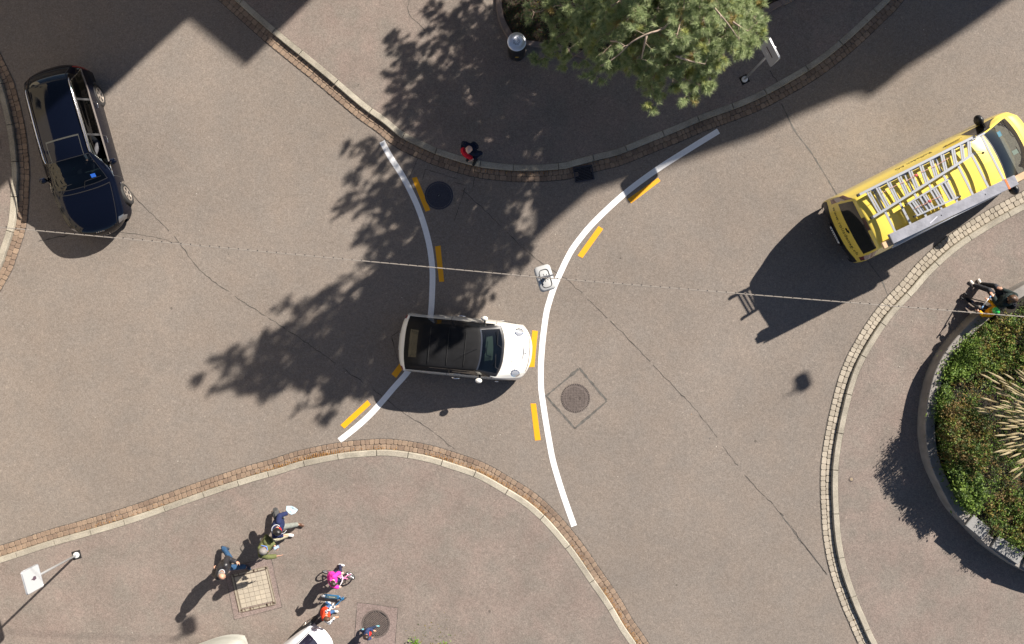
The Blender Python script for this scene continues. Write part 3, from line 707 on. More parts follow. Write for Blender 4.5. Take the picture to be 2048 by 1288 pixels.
for x, y, z in [(400,750,10.6),(432,722,10.3),(440,768,10.1),(470,705,10.0),(478,765,9.8),(500,730,9.9),(530,690,9.8),(540,740,9.6),(530,790,9.4),(575,655,9.5),(575,605,9.2),(600,620,9.1),(600,700,9.2),(590,760,9.1),(640,590,8.9),(645,650,9),(650,720,8.8),(650,832,8.2),(680,790,8.3),(685,700,8.6),(690,620,8.6),(660,770,8.5),(720,740,8.3),(730,670,8.3),(760,640,8.2),(750,700,8),(800,600,7.9),(800,660,7.8),(850,640,7.5),(840,590,7.8),(880,612,7.2),(925,600,6.9),(960,585,6.6),(1000,600,6.2),(1045,500,6),
  (690,415,7.4),(705,390,7.2),(712,352,7),(735,400,7.6),(740,460,8),(725,480,8.2),(745,325,6.8),(745,280,6.4),(700,290,6.6),(765,370,7.4),(770,430,7.8),(775,500,8.1),(770,560,8.3),(745,560,8.4),(720,610,8.6),(800,450,7.7),(810,380,7.3),(830,520,7.8),(860,450,7.5),(850,380,7.1),(880,550,7.5),(900,480,7.3),(920,540,7.2),(930,430,7),(960,500,6.9),(990,450,6.7),(1000,530,6.6),(1020,470,6.4),(970,390,6.6),(900,390,6.9),(1030,560,6.3),(1010,400,6.3),(840,330,6.7),(880,320,6.5),
  (772,97,5.2),(790,92,5.3),(800,120,5.4),(775,195,5.8),(785,215,5.9),(800,170,5.6),(820,140,5.4),(830,210,5.8),(820,260,6.1),(860,170,5.4),(870,240,5.8),(900,200,5.4),(900,130,5),(860,110,5.1),(870,30,4.4),(850,75,4.8),(890,60,4.6),(920,20,4.2),(930,90,4.6),(940,160,4.9),(950,230,5.2),(920,270,5.7),(960,50,4.2),(980,120,4.5),(1000,190,4.8),(990,30,4),(790,275,6.2),(1010,90,4.2),(970,180,4.9),(860,20,4.3),(905,45,4.5),(880,85,4.7),(940,40,4.2),(960,90,4.4),(925,130,4.8),(985,70,4.2),(840,150,5.3),(890,165,5.2),(850,200,5.6),(910,240,5.5),(965,210,5),(1000,150,4.6),(1015,50,3.9),(1020,130,4.3),(955,10,4),(985,250,5.2),(1010,230,5.0),(1000,300,5.5),(930,310,5.9),(960,330,6),(850,290,6.2),(800,230,6),(810,300,6.4),(860,320,6.4),(900,345,6.5),(780,160,5.6),(1025,300,5.4),(1038,260,5.2),(1030,340,5.6),(1000,345,5.9),(1010,370,6),(960,440,8.2),(985,480,8),(1000,550,7.8),(1020,515,7.8),(950,520,8.2),(1052,520,7.6),(1062,470,7.6),(970,565,8),(1010,450,7.8),(1040,490,7.7),(1035,430,7.6),(1040,60,3.8),(1050,120,4.2),(1055,180,4.6),(1062,235,5),(1068,290,5.2),(1050,370,5.8),(1066,340,5.6),(1080,400,6),(1045,400,6.1),(1020,200,4.9)]:
    tp = tip_sh(x, y, z); ik = 1 - (tp.z + TB.z) / CAM_H
    if (tp.x + TB.x) * PXM / ik + 1024 > 1530 and 644 - (tp.y + TB.y) * PXM / ik > -60: continue
    br_z = max(2.2, z - (.7 if z > 9 else 1.7) - rnd.uniform(0, .5)); branch(tp, min(br_z, 9.9), .95)
for z, r in ((10.0, .4), (9.7, .6), (9.3, .8), (8.8, 1.1)):
    for k in range(5):
        a = rnd.uniform(0, 6.283); branch(trunk_at(z) + Vector((r * math.cos(a), r * math.sin(a), .2)), z - .6, 1.0, .02)
for pl_ in (((1201,132,7.4),(1237,110,7.7),(1261,86,7.95),(1294,68,8.05),(1329,55,8.0),(1352,20,7.6)), ((1283,118,7.6),(1289,88,7.9),(1294,68,8.05)), ((1478,79,7.5),(1456,48,7.8),(1434,22,8.0),(1400,-20,7.7)), ((1410,128,7.2),(1380,122,7.4),(1352,112,7.5)), ((1250,92,7.7),(1236,84,7.6),(1222,82,7.4)), ((1496,62,7.5),(1478,52,7.6),(1466,44,7.7))):
    q_ = spline([tip_img(*c_) for c_ in pl_], .12); n_ = len(q_); br.tube(q_, [.008 + .022 * i_ / n_ for i_ in range(n_)], 6)
    for i_ in range(0, n_, 3):
        e_ = q_[i_] + Vector((rnd.gauss(0, .12), rnd.gauss(0, .12), rnd.uniform(-.05, .08))); br.tube([q_[i_], e_], [.007, .003], 4, cap=False); tuft(e_, e_ - q_[i_], .10, 50, 0)
tr.build('trunk', mat('pine_bark', (.16, .10, .065), .9, noise_scale=14, var=.35, bump=.6, bscale=30), tree, True)
br.build('branches', mat('pine_branch', (.34, .26, .20), .85, noise_scale=14, var=.3), tree, True)
nd.build('crown', [foliage('pine_needle', (.20, .28, .12), (.50, .55, .29), None, .5, .45), foliage('pine_needle_fresh', (.34, .40, .13), (.50, .50, .19), None, .5, .45), foliage('pine_needle_brown', (.34, .27, .10), (.46, .36, .14), None, .6, .4)], tree, fixn=False)
print('tufts', ntuft, 'needles', len(nd.f))

# ------------------------------------------------------------------ litter bin
t = empty('litter_bin', G(1033, 108, KH), 0, 'round black litter bin with brushed steel lid beside the pine bed', 'litter bin')
mb = MB(); mb.lathe([(.24, 0), (.245, .02), (.245, .86), (.235, .87), (.001, .87)], n=40); mb.build('body', mat('bin_black', (.02, .02, .022), .4), t, True)
mb = MB()
for k in range(4):
    a = k * math.pi / 2 + .4; mb.tube([(.21*math.cos(a), .21*math.sin(a), .86), (.21*math.cos(a), .21*math.sin(a), 1.0)], .012, 6)
mb.build('lid_posts', M_black, t)
m = mat('brushed_steel', (.88, .90, .94), .38, .9); N = m.node_tree.nodes
N['Principled BSDF'].inputs['Anisotropic'].default_value = .7
mb = MB(); mb.lathe([(.001, 1.0), (.25, 1.0), (.258, 1.01), (.258, 1.03), (.25, 1.04), (.12, 1.05), (.001, 1.052)], n=48)
lid = mb.build('lid', m, t, True)
mb = MB(); 
for k in range(36):
    r = .022 + .013 * math.sqrt(k) ; a = k * 2.399; mb.lathe([(.009, 1.0535), (.0001, 1.0537)], (r * math.cos(a), r * math.sin(a), 0), 8)
mb.build('ash_holes', M_hole, lid)
mb = MB(); mb.box((.01, -.2465, .42), (.09, .004, .07)); mb.build('sticker', mat('sticker_ochre', (.55, .35, .05), .6), t)

# ------------------------------------------------------------------ street signs on leaning view: vertical posts, rectangular panels
def sign(base, label, w, z0, z1, yaw, hint, mark):
    t = empty('street_sign', G(*base, KH - .006), yaw, label, 'street sign')
    mb = MB(); mb.tube([(0, 0, 0), (0, 0, z1 - .08)], .032, 12); mb.build('post', mat('galvanised', (.50, .51, .52), .45, .6), t, True)
    mb = MB(); mb.lathe([(.085, 0), (.085, .05), (.075, .075), (.034, .08)], n=24); mb.build('ring', mat('white_collar', (.72, .72, .70), .5), t, True)
    mb = MB(); mb.box((0, 0, .004), (.24, .24, .008)); mb.build('base_plate', M_hole, t)
    h = z1 - z0; yc = -.05; r = .05
    def rr(w, h, r):
        out = []
        for sx, sz, a0 in ((1, 1, 0), (-1, 1, 90), (-1, -1, 180), (1, -1, 270)):
            for k in range(5):
                a = math.radians(a0 + k * 22.5); out.append((sx * (w / 2 - r) + r * math.cos(a), sz * (h / 2 - r) + r * math.sin(a)))
        return out
    o = rr(w, h, r); zc = (z0 + z1) / 2; mb = MB(); n = len(o)
    vs = [(x, yc - .012, zc + z) for x, z in o] + [(x, yc + .012, zc + z) for x, z in o]
    mb.add(vs, [(i, (i+1) % n, n + (i+1) % n, n + i) for i in range(n)] + [tuple(range(n, 2 * n)), tuple(range(n))[::-1]])
    pn = mb.build('panel', mat('sign_grey', (.42, .42, .44), .5) if mark == 'bar' else mat('sign_white', (.40, .41, .42), .5), t)
    # raised rim on both faces
    mb = MB()
    for s in (-1, 1):
        mb.tube([(x, yc + s * .014, zc + z) for x, z in o + [o[0]]], .010, 6)
    mb.build('rim', M_alu, pn, True)
    mb = MB()
    face = yc + .0145
    if hint == 'front': face = yc - .0145
    if mark == 'figure':
        mb.add([(x * .9, face, zc + z) for x, z in ((-.03, -.17), (.05, -.15), (.06, -.06), (.02, .0), (.0, .10), (-.02, .02), (-.06, -.04), (-.05, -.10))], [tuple(range(8))])
        mb.build('pictogram', mat('sign_dark', (.08, .05, .07), .6), pn)
    else:
        mb.add([(x, face, zc + z) for x, z in ((-.16, -.03), (.16, -.03), (.16, .03), (-.16, .03))], [(0, 1, 2, 3)])
        mb.build('bar_mark', mat('sign_maroon', (.05, .008, .012), .6), pn)
        mb = MB()
        for x, z in ((-.09, -.17), (-.05, -.19), (-.02, -.16), (0, -.2)): mb.add([(x + a, face, zc + z + b_) for a, b_ in ((-.012, -.015), (.012, -.015), (.012, .015), (-.012, .015))], [(0, 1, 2, 3)])
        mb.build('small_marks', mat('sign_light', (.8, .8, .82), .6), pn)
    return t
# yaw: panel faces the junction centre
sign((157, 1108), 'white rectangular sign on a galvanised post at the lower left pavement', .60, 2.1, 2.88, math.atan2(41, -11) + math.pi + 3.14159, 'front', 'figure')
sign((1487, 161), 'grey rectangular sign with maroon bar on a post by the pine', .60, 2.33, 3.10, math.radians(-63), 'front', 'bar')

# ------------------------------------------------------------------ span wire and hanging lamps
LZ = 9.6
a = W(-1600, 304.4, 11.2); c = W(1090, 556, LZ + .28); b = W(3400, 742, 11.2)
t = empty('span_wire', c, 0, 'thin pale cable with black spacers strung across the junction', 'cable')
mb = MB(); pts = []
for p, q in ((a, c), (c, b)):
    for k in range(41):
        f = k / 40; w = p.lerp(q, f); w.z -= .12 * math.sin(math.pi * f); pts.append(w - c)
mb.tube(pts, .0045, 6); mb.build('steel_cable', mat('pale_cable', (.25, .22, .19), .7), t)
mb = MB(); mb.tube([p + Vector((0, .010, -.012)) for p in pts], .004, 5, mi=1); acc = 0
for p, q in zip(pts, pts[1:]):
    d = (q - p).length; acc += d
    while acc > .165 and d > 1e-4:
        acc -= .165; w = q - (q - p).normalized() * acc; mb.box(w + Vector((0, .015, -.008)), (.013, .02, .018))
mb.build('power_cable', [M_black, mat('cable_tan', (.30, .26, .22), .6)], t)
def lamp(loc, yaw, label):
    t = empty('hanging_lamp', loc, yaw, label, 'street lamp', 'lamps hanging over the road')
    mw = mat('lamp_white', (.42, .42, .41), .5)
    mb = MB()
    def rrect(w, h, r, n=6):
        out = []
        for sx, sy, a0 in ((1, 1, 0), (-1, 1, 90), (-1, -1, 180), (1, -1, 270)):
            for k in range(n):
                a = math.radians(a0 + k * 90 / (n - 1)); out.append((sx * (w - r) + r * math.cos(a), sy * (h - r) + r * math.sin(a)))
        return out
    secs = [(-.20, .13, .20), (-.17, .15, .225), (-.06, .155, .235), (-.025, .14, .22), (-.012, .12, .2)]
    n = 24
    for z, w, h in secs: mb.v += [(x, y, z) for x, y in rrect(w, h, .07)]
    for i in range(len(secs) - 1):
        for k in range(n): mb.f.append((i*n+k, i*n+(k+1) % n, (i+1)*n+(k+1) % n, (i+1)*n+k)); mb.m.append(0)
    mb.f += [tuple(range(n))[::-1], tuple((len(secs)-1)*n + k for k in range(n))]; mb.m += [0, 0]
    mb.build('housing', mw, t, True)
    mb = MB(); q = rrect(.085, .165, .06)
    mb.tube([(x + .01, y - .01, -.008) for x, y in q + [q[0]]], .006, 5); mb.build('gasket', M_black, t)
    mb = MB(); mb.lathe([(.03, -.01), (.03, .06), (.014, .09), (.014, .26)], n=12); mb.bar((-.13, .02, .27), (.15, -.0, .25), .03, .03)
    for k in range(7):
        a = k * .9; mb.bar((0, 0, .05), (.07 * math.cos(a), .07 * math.sin(a), .08 + .02 * (k % 3)), .012, .02)
    mb.build('hanger', mat('hanger_grey', (.12, .12, .13), .5, .5), t)
    mb = MB(); mb.ball((0, 0, -.2), (.11, .17, .05)); mb.build('diffuser', mat('frosted_diffuser', (.55, .55, .52), .3), t, True)
    return t
lamp(W(1090, 556, LZ), math.radians(17), 'white rectangular lamp hanging on the cable over the white line')
sx, sy = 1597, 772; q = LZ + .2
lamp(((sx - 1024)/PXM + q*SH*SD.x, (644 - sy)/PXM + q*SH*SD.y, q), .4, 'second hanging lamp east of the junction, known by its round shadow')

# ------------------------------------------------------------------ weeds at the bottom edge
rnd = random.Random(14)
for (x, y, r, hh, n, lab) in ((832,1283,.17,.32,170,'bright green weed at the bottom edge, left one'), (888,1290,.22,.22,150,'straggling weed with yellow leaves at the bottom edge, right one')):
    t = empty('weed', G(x, y, KH - .006), 0, lab, 'weed'); mb = MB(); st = MB()
    for k in range(9):
        a = rnd.uniform(0, 6.283); e = Vector((r*.6*math.cos(a), r*.6*math.sin(a), hh * rnd.uniform(.5, 1))); st.tube([(0, 0, 0), e * .5 + Vector((0, 0, .05)), e], .005, 4)
    for k in range(n):
        f = abs(rnd.gauss(0, .5)); a = rnd.uniform(0, 6.283); leaf(mb, (r*f*math.cos(a), r*f*math.sin(a), hh * rnd.uniform(.2, 1) * (1 - .4 * f)), rnd.uniform(.04, .08), rnd, 1 if rnd.random() < (.05 if x < 850 else .3) else 0, .7)
    st.build('stems', F_green, t); mb.build('leaves', [foliage('weed_leaf', (.12, .24, .03), (.22, .36, .05)), F_yel], t, fixn=False)
mb = MB()
for k in range(60):
    p = G(rnd.gauss(868, 26), 1288 - abs(rnd.gauss(0, 26)), KH); leaf(mb, p, rnd.uniform(.02, .06), rnd, rnd.choice((0, 0, 1)), .3)
tag(mb.build('leaf_litter', [F_yel, F_dark], fixn=False), 'yellow and green leaf bits scattered round the bottom weeds', 'leaf litter', kind='stuff')
# ------------------------------------------------------------------ vehicles
def pchip(t, y, tq):
    t = np.asarray(t, float); y = np.asarray(y, float); h = np.diff(t)[:, None]; d = np.diff(y, axis=0) / h; m = np.zeros_like(y)
    m[0] = d[0]; m[-1] = d[-1]; w1 = 2*h[1:] + h[:-1]; w2 = h[1:] + 2*h[:-1]; ok = d[:-1] * d[1:] > 0
    with np.errstate(divide='ignore', invalid='ignore'): hm = (w1 + w2) / (w1 / d[:-1] + w2 / d[1:])
    m[1:-1] = np.where(ok, hm, 0)
    i = np.clip(np.searchsorted(t, tq, 'right') - 1, 0, len(t) - 2); s = ((tq - t[i]) / h[i, 0])[:, None]; H = h[i]
    return (1+2*s)*(1-s)**2*y[i] + s*(1-s)**2*H*m[i] + s*s*(3-2*s)*y[i+1] + s*s*(s-1)*H*m[i+1]
def car_skin(st, du=.02, nv=9):
    """st rows: x, zc, wr, zr, wb, zb, ws, zs, bow -> dense half surface, with station (u) and ring (v) coordinates"""
    ctl = []
    for x, zc, wr, zr, wb, zb, ws, zs, bow in st:
        wm = max(wb, ws)
        ring = [(0, zc), (wr*.33, zc - .10*(zc-zr)), (wr*.68, zc - .42*(zc-zr)), (wr, zr), (wr*.5 + wb*.5 + .012, zr*.5 + zb*.5), (wb, zb), (ws*.55 + wb*.45 + .02, zb*.55 + zs*.45), (ws, zb*.2 + zs*.8), (ws - .06, zs)]
        ctl.append([(x - (bow * .8 if x > 0 else -bow) * (y / wm) ** 2.6, y, z) for y, z in ring])
    ctl = np.array(ctl); nu = len(st)
    step = np.linalg.norm(np.diff(ctl[:, 0], axis=0), axis=1); step = np.maximum(step, np.linalg.norm(np.diff(ctl[:, 4], axis=0), axis=1))
    tu = np.concatenate([[0], np.cumsum(np.maximum(step, .02))])
    uq = []; ui = []
    for i in range(nu - 1):
        n = max(2, int((tu[i+1] - tu[i]) / du)); 
        for k in range(n): uq.append(tu[i] + (tu[i+1]-tu[i]) * k / n); ui.append(i + k / n)
    uq.append(tu[-1]); ui.append(nu - 1)
    A = pchip(tu, ctl.reshape(nu, -1), np.array(uq)).reshape(len(uq), -1, 3)
    vi = np.concatenate([np.arange(8 * nv) / nv, [8]])
    B = pchip(np.arange(9), A.transpose(1, 0, 2).reshape(9, -1), vi).reshape(len(vi), len(uq), 3).transpose(1, 0, 2)
    return B, np.array(ui), vi
def car_body(root, st, cls, mats, smooth=True, du=.02, nv=9):
    """cls(x,y,z,u,v,side) -> (part name, material key) or None for a hole. Left = +y, side +1"""
    S, ui, vi = car_skin(st, du, nv); nu, nvv = S.shape[:2]
    parts = {}
    def put(key, mk, quad, ids):
        p = parts.setdefault(key, [{}, [], [], []]); f = []
        for q, i in zip(quad, ids):
            if i not in p[0]: p[0][i] = len(p[1]); p[1].append(q)
            f.append(p[0][i])
        p[2].append(tuple(f)); p[3].append(mk)
    for side in (1, -1):
        for i in range(nu - 1):
            for j in range(nvv - 1):
                q = [S[i, j], S[i+1, j], S[i+1, j+1], S[i, j+1]]; c = (q[0] + q[1] + q[2] + q[3]) / 4
                r = cls(c[0], c[1] * side, c[2], (ui[i] + ui[i+1]) / 2, (vi[j] + vi[j+1]) / 2, side)
                if r is None: continue
                part, mk = r; sid = lambda a, b: (a, b, 0 if b == 0 else side)
                ids = [sid(i, j), sid(i+1, j), sid(i+1, j+1), sid(i, j+1)]
                quad = [(p[0], p[1] * side, p[2]) for p in q]
                if side < 0: quad = quad[::-1]; ids = ids[::-1]
                put(part, mk, quad, ids)
    objs = {}
    for key, (_, vs, fs, mks) in parts.items():
        name = key[0] if isinstance(key, tuple) else key
        ml = sorted(set(mks)); me = bpy.data.meshes.new(name); me.from_pydata(vs, [], fs)
        for m in ml: me.materials.append(mats[m])
        me.polygons.foreach_set('material_index', [ml.index(m) for m in mks]); me.polygons.foreach_set('use_smooth', [True] * len(fs)); me.update()
        o = bpy.data.objects.new(name, me); COL.objects.link(o); o.parent = root; objs[key] = o
    return objs
def wheel(root, x, y, r=.32, w=.21, spokes=5, steer=0, rim_m=None):
    t = bpy.data.objects.new('wheel', None); COL.objects.link(t); t.parent = root; t.location = (x, y, r); t.rotation_euler = (0, 0, steer); s = 1 if y > 0 else -1
    mb = MB(); h = w / 2
    mb.lathe([(r*.62, -h*.9), (r*.80, -h), (r*.96, -h*.9), (r, -h*.6), (r, h*.6), (r*.96, h*.9), (r*.80, h), (r*.62, h*.9), (r*.62, -h*.9)], n=36, axis='y'); mb.build('tyre', M_rubber, t, True)
    mb = MB(); mb.lathe([(r*.64, s*h*.85), (r*.66, s*h*.95), (r*.60, s*h*.95), (r*.58, s*h*.3), (r*.001, s*h*.2)], n=36, axis='y', mi=1)
    mb.lathe([(r*.645, s*h*.80), (r*.655, s*h*.98), (r*.57, s*h*.98), (r*.56, s*h*.7)], n=36, axis='y')
    mb.lathe([(r*.13, s*h*.3), (r*.13, s*h*.9), (.001, s*h*.93)], n=16, axis='y')
    for k in range(spokes):
        a = 2 * math.pi * k / spokes; mb.add([(math.cos(a + da) * rr, s * h * yy, math.sin(a + da) * rr) for rr, da, yy in ((r*.08, -.9, .9), (r*.08, .9, .9), (r*.60, .23, .86), (r*.60, -.23, .86))] + [(math.cos(a + da) * rr, s * h * yy, math.sin(a + da) * rr) for rr, da, yy in ((r*.08, -.9, .5), (r*.08, .9, .5), (r*.60, .23, .5), (r*.60, -.23, .5))],
            [(0,1,2,3), (0,3,7,4), (1,2,6,5), (2,3,7,6)])
    mb.build('rim', [rim_m or mat('alloy_rim', (.62, .56, .50), .35, .75), M_black], t)
    return t
def proj(body, name, verts, faces, m, direction, off=.004, parent=None):
    """lay flat artwork on the body by casting along `direction` (body local)"""
    me = body.data; bvh = BVHTree.FromPolygons([v.co[:] for v in me.vertices], [p.vertices[:] for p in me.polygons]); out = []
    d = Vector(direction).normalized(); last = None
    for v in verts:
        h = bvh.ray_cast(Vector(v), d)
        if h[0] is None: h = (last or Vector(v), -d)
        out.append(h[0] - d * off); last = h[0]
    mb = MB(); mb.add(out, faces); return mb.build(name, m, parent or body, fixn=False)
def text_mesh(s, size, spacing=1.0):
    cu = bpy.data.curves.new('t', 'FONT'); cu.body = s; cu.size = size; cu.align_x = 'CENTER'; cu.align_y = 'CENTER'; cu.resolution_u = 3; cu.space_character = spacing
    o = bpy.data.objects.new('t', cu); COL.objects.link(o); dg = bpy.context.evaluated_depsgraph_get(); me = bpy.data.meshes.new_from_object(o.evaluated_get(dg))
    vs = [v.co[:] for v in me.vertices]; fs = [tuple(p.vertices) for p in me.polygons]
    bpy.data.objects.remove(o); bpy.data.curves.remove(cu); bpy.data.meshes.remove(me); return vs, fs
def interior(root, x0, x1, w, zf, seats, zt, wheel_at=None, cm=None):
    cm = cm or mat('cabin_fabric', (.03, .03, .032), .8)
    mb = MB(); mb.box(((x0+x1)/2, 0, zf), (x1-x0, w*2, .04)); mb.build('cabin_floor', M_black, root)
    mb = MB(); q = Matrix.Rotation(.25, 3, 'Y'); mb.box((x1 - .22, 0, zf + .42), (.45, w*1.9, .12), q); mb.box((x1 - .42, 0, zf + .3), (.1, w*1.85, .28)); mb.build('dashboard', mat('dash_plastic', (.055, .07, .058), .7), root)
    for (sx, sy) in seats:
        s = MB(); s.box((sx, sy, zf + .22), (.5, .48, .16)); s.box((sx - .28, sy, zf + .5), (.14, .46, .55), Matrix.Rotation(-.25, 3, 'Y')); s.box((sx - .37, sy, zf + .83), (.1, .26, .16))
        o = s.build('seat', cm, root); bv = o.modifiers.new('b', 'BEVEL'); bv.width = .04; bv.segments = 3
    if wheel_at:
        s = MB(); q = Matrix.Rotation(-1.15, 3, 'Y'); n = 20; c = Vector(wheel_at)
        s.tube([c + q @ Vector((math.cos(a)*.18, math.sin(a)*.18, 0)) for a in np.linspace(0, 2*math.pi, 21)], .014, 6); s.bar(c + q @ Vector((-.17, 0, 0)), c + q @ Vector((.17, 0, 0)), .04, .015); s.build('steering_wheel', M_black, root)
M_glass_dark = glass('tinted_glass', (.30, .34, .34), .5); M_glass = glass('windscreen_glass', (.62, .72, .68), .8)
M_glass_black = mat('privacy_glass', (.006, .007, .008), .04, coat=.5)
def mirror(root, x, y, z, m, s=1.0, scale=(.075, .12, .07)):
    sd = 1 if y > 0 else -1; mb = MB()
    mb.ball((x, y + sd*.10*s, z), (scale[0]*s, scale[1]*s, scale[2]*s), None, 14, 10); o = mb.build('door_mirror', m, root, True)
    k = MB(); k.bar((x + .02, y - .05*sd, z - .04), (x + .01, y + .05*sd, z - .02), .05, .03); k.build('mirror_arm', M_black, o)
    k = MB(); k.box((x - scale[0]*.93*s, y + sd*.10*s, z), (.008, scale[1]*1.3*s, scale[2]*1.2*s)); k.build('mirror_glass', M_chrome, o)
def plate(root, name, c, n_dir, w=.46, h=.10, marks=7, tilt=0):
    """number plate facing n_dir (+1 forwards, -1 back), unreadable dark strokes"""
    mb = MB(); mb.box(c, (.012, w, h)); o = mb.build(name, mat('plate_white', (.7, .7, .68), .5), root)
    r = random.Random(3); k = MB()
    for i in range(marks):
        y = c[1] + (i - (marks-1)/2) * w * .115; k.box((c[0] + n_dir * .008, y, c[2]), (.004, w*.05, h*.62)); 
    k.build('plate_marks', M_black, o)
# ---- black estate car
st = [(-2.30,.34,.55,.34,.68,.33,.66,.27,.10),(-2.36,.56,.60,.56,.76,.52,.78,.25,.20),(-2.34,.80,.60,.79,.80,.74,.84,.24,.22),(-2.25,.96,.60,.94,.82,.86,.88,.22,.18),(-2.10,1.12,.58,1.08,.83,.92,.89,.21,.12),(-1.86,1.36,.55,1.30,.85,.945,.90,.20,.08),
      (-1.62,1.425,.56,1.37,.87,.95,.91,.20,.04),(-1.0,1.45,.585,1.39,.885,.95,.915,.20,0),(0,1.45,.60,1.385,.895,.94,.915,.20,0),(.35,1.42,.59,1.355,.895,.93,.915,.20,.06),(.75,1.22,.66,1.16,.89,.925,.915,.2,.12),(1.12,1.01,.73,.965,.885,.90,.91,.2,.17),
      (1.24,.965,.74,.93,.88,.87,.91,.2,.15),(1.7,.90,.70,.87,.85,.79,.905,.2,.13),(2.1,.80,.62,.77,.80,.68,.88,.2,.20),(2.32,.68,.54,.66,.72,.58,.80,.21,.28),(2.41,.54,.50,.53,.66,.50,.74,.22,.34),(2.44,.38,.48,.38,.62,.38,.68,.22,.36),(2.38,.22,.45,.22,.58,.22,.62,.2,.34)]
def near(a, b, w): return abs(a - b) < w
def audi(x, y, z, u, v, s):
    for wx in (-1.42, 1.48):
        if (x - wx) ** 2 + (z - .33) ** 2 < .375 ** 2 and v > 5.0: return None
    if v < 3.0:
        if 9.08 < u < 11.0 and v < 2.92: 
            return ('windscreen', 'glass') if 9.14 < u and v < 2.82 else ('body', 'trim')
        if 3.6 < u < 5.6 and v < 2.8: return ('rear_window', 'black') if 3.75 < u < 5.45 and v < 2.65 else ('body', 'trim')
        if 7.82 < u <= 9.08 and v < 2.25:
            if u < 7.86 or v > 2.2: return ('body', 'seamlight')
            return ('sunroof', 'paint')
        if 12 <= u < 16.6 and v < 3:
            return ('bonnet', 'seam') if (u < 12.06 or v > 2.94) else ('bonnet', 'paint')
        if u <= 3.6: return (('tailgate', 'paint'))
        if 11.25 > u > 11: return ('body', 'trim')
        if 16.0 < u and abs(y) < .42 and z > .24: return ('body', 'paint')
        return ('body', 'paint') if u < 5.6 or u > 9.08 else ('roof', 'paint')
    if 3.0 <= v < 5.06 and -2.05 < x < 1.05 and u < 11.3:
        # greenhouse: chrome border, three panes
        top, bot = 3.22, 4.86; xr = -2.0 + (v - 3.22) * -.05 + (4.86 - v) * .22; xf = .36 + (v - 3.2) * .40
        ins = top < v < bot and xr < x < xf
        if ins:
            e = min((v - top) * .13, (bot - v) * .13, x - xr, xf - x)
            if e < .016: return ('window_trim', 'chrome')
            for px_ in (-1.13, -.12):
                if near(x, px_, .03): return ('body', 'trim')
            k = 'rear_quarter_window' if x < -1.13 else ('rear_door_window' if x < -.12 else 'front_door_window')
            if k == 'front_door_window' and s > 0 and v > 3.7 and x < .55: return None          # driver's window is wound down
            return ((k, s), 'glassd')
        if top - .08 < v < bot + .12 and xr - .03 < x < xf + .03: return ('body', 'chrome' if v >= bot else 'trim')
    if v >= 5.0:
        if near(x, -.13, .008) or near(x, 1.02, .009) or (near(x, -1.08, .008) and z > .55): return ('body', 'seam')
        if z < .30: return ('body', 'trim')
        if 14.6 < u < 16.2 and 5 <= v < 5.75 and z < .72: return (('headlight', s), 'lamp')
    if 14.4 < u < 15.5 and 3.4 < v < 5.0: return (('headlight', s), 'lamp')
    if 2.0 < u < 3.4 and 3.2 < v < 5.9: return (('tail_light', s), 'red')
    return ('body', 'paint')
audi_root = empty('estate_car', G(176, 308.5), math.radians(-74.4), 'black estate car with chrome roof rails turning at the left', 'car')
M_apaint = mat('black_car_paint', (.002, .003, .008), .06, spec=.42)
ob = car_body(audi_root, st, audi, {'paint': M_apaint, 'glass': glass('estate_windscreen', (.16, .22, .26), .6), 'glassd': glass('estate_side_glass', (.3, .32, .3), .28), 'trim': M_black, 'black': M_glass_black, 'chrome': M_chrome, 'seam': M_hole, 'seamlight': mat('sunroof_seal', (.05, .05, .045), .4), 'lamp': mat('headlamp_lens', (.22, .22, .23), .08, .6, coat=1), 'red': mat('tail_lamp_red', (.30, .008, .008), .15, coat=1)}, nv=12)
for x, y in ((-1.42, .80), (-1.42, -.80), (1.48, .81), (1.48, -.81)): wheel(audi_root, x, y, .325, .225, 5, .12 if x > 0 else 0)
interior(audi_root, -1.9, 1.15, .78, .30, ((-.1, .37), (-.1, -.37), (-.95, .37), (-.95, -.37)), 1.2, (.42, .37, .86))
for s in (1, -1):
    mb = MB(); p = [(-1.72, s*.60, 1.372), (-1.60, s*.605, 1.42), (-1.0, s*.615, 1.44), (-.4, s*.625, 1.44), (.2, s*.625, 1.42), (.36, s*.62, 1.37)]
    mb.tube(spline(p, .08), .019, 8); mb.build('roof_rail', M_chrome, audi_root, True)
    mirror(audi_root, .68, s*.90, .98, M_apaint, .95)
    for hx in (-1.02, -.02): mb = MB(); mb.tube([(hx - .10, s*.93, .80), (hx, s*.95, .81), (hx + .10, s*.935, .80)], .012, 6); mb.build('door_handle', M_chrome, audi_root, True)
    mb = MB(); mb.ball((1.22, s * .93, .66), (.035, .008, .012)); mb.build('side_repeater', M_chrome, audi_root)
mb = MB(); mb.tube([(2.275, -.21, .66), (2.285, .21, .66), (2.44, .17, .42), (2.44, -.17, .42), (2.275, -.21, .66)], .012, 6); gr_ = mb.build('grille_frame', M_chrome, audi_root, True)
mb = MB(); mb.add([(2.29, -.20, .655), (2.29, .20, .655), (2.452, .165, .42), (2.452, -.165, .42)], [(0, 1, 2, 3)]); mb.build('grille_mesh', M_hole, gr_)
mb = MB()
for k in range(4):
    c = Vector((2.345, (k - 1.5) * .062, .60)); mb.tube([c + Vector((.018*math.sin(a), .04*math.cos(a), .036*math.sin(a))) for a in np.linspace(0, 2*math.pi, 17)], .006, 5)
mb.build('ring_badge', M_chrome, gr_, True)
for s, y0 in ((1, .05), (-1, -.62)):
    mb = MB(); mb.tube([(1.17, y0, .985), (1.02, y0 + .1, 1.075), (.98, y0 + .55, 1.055)], .009, 5); mb.build('wiper', M_black, audi_root)
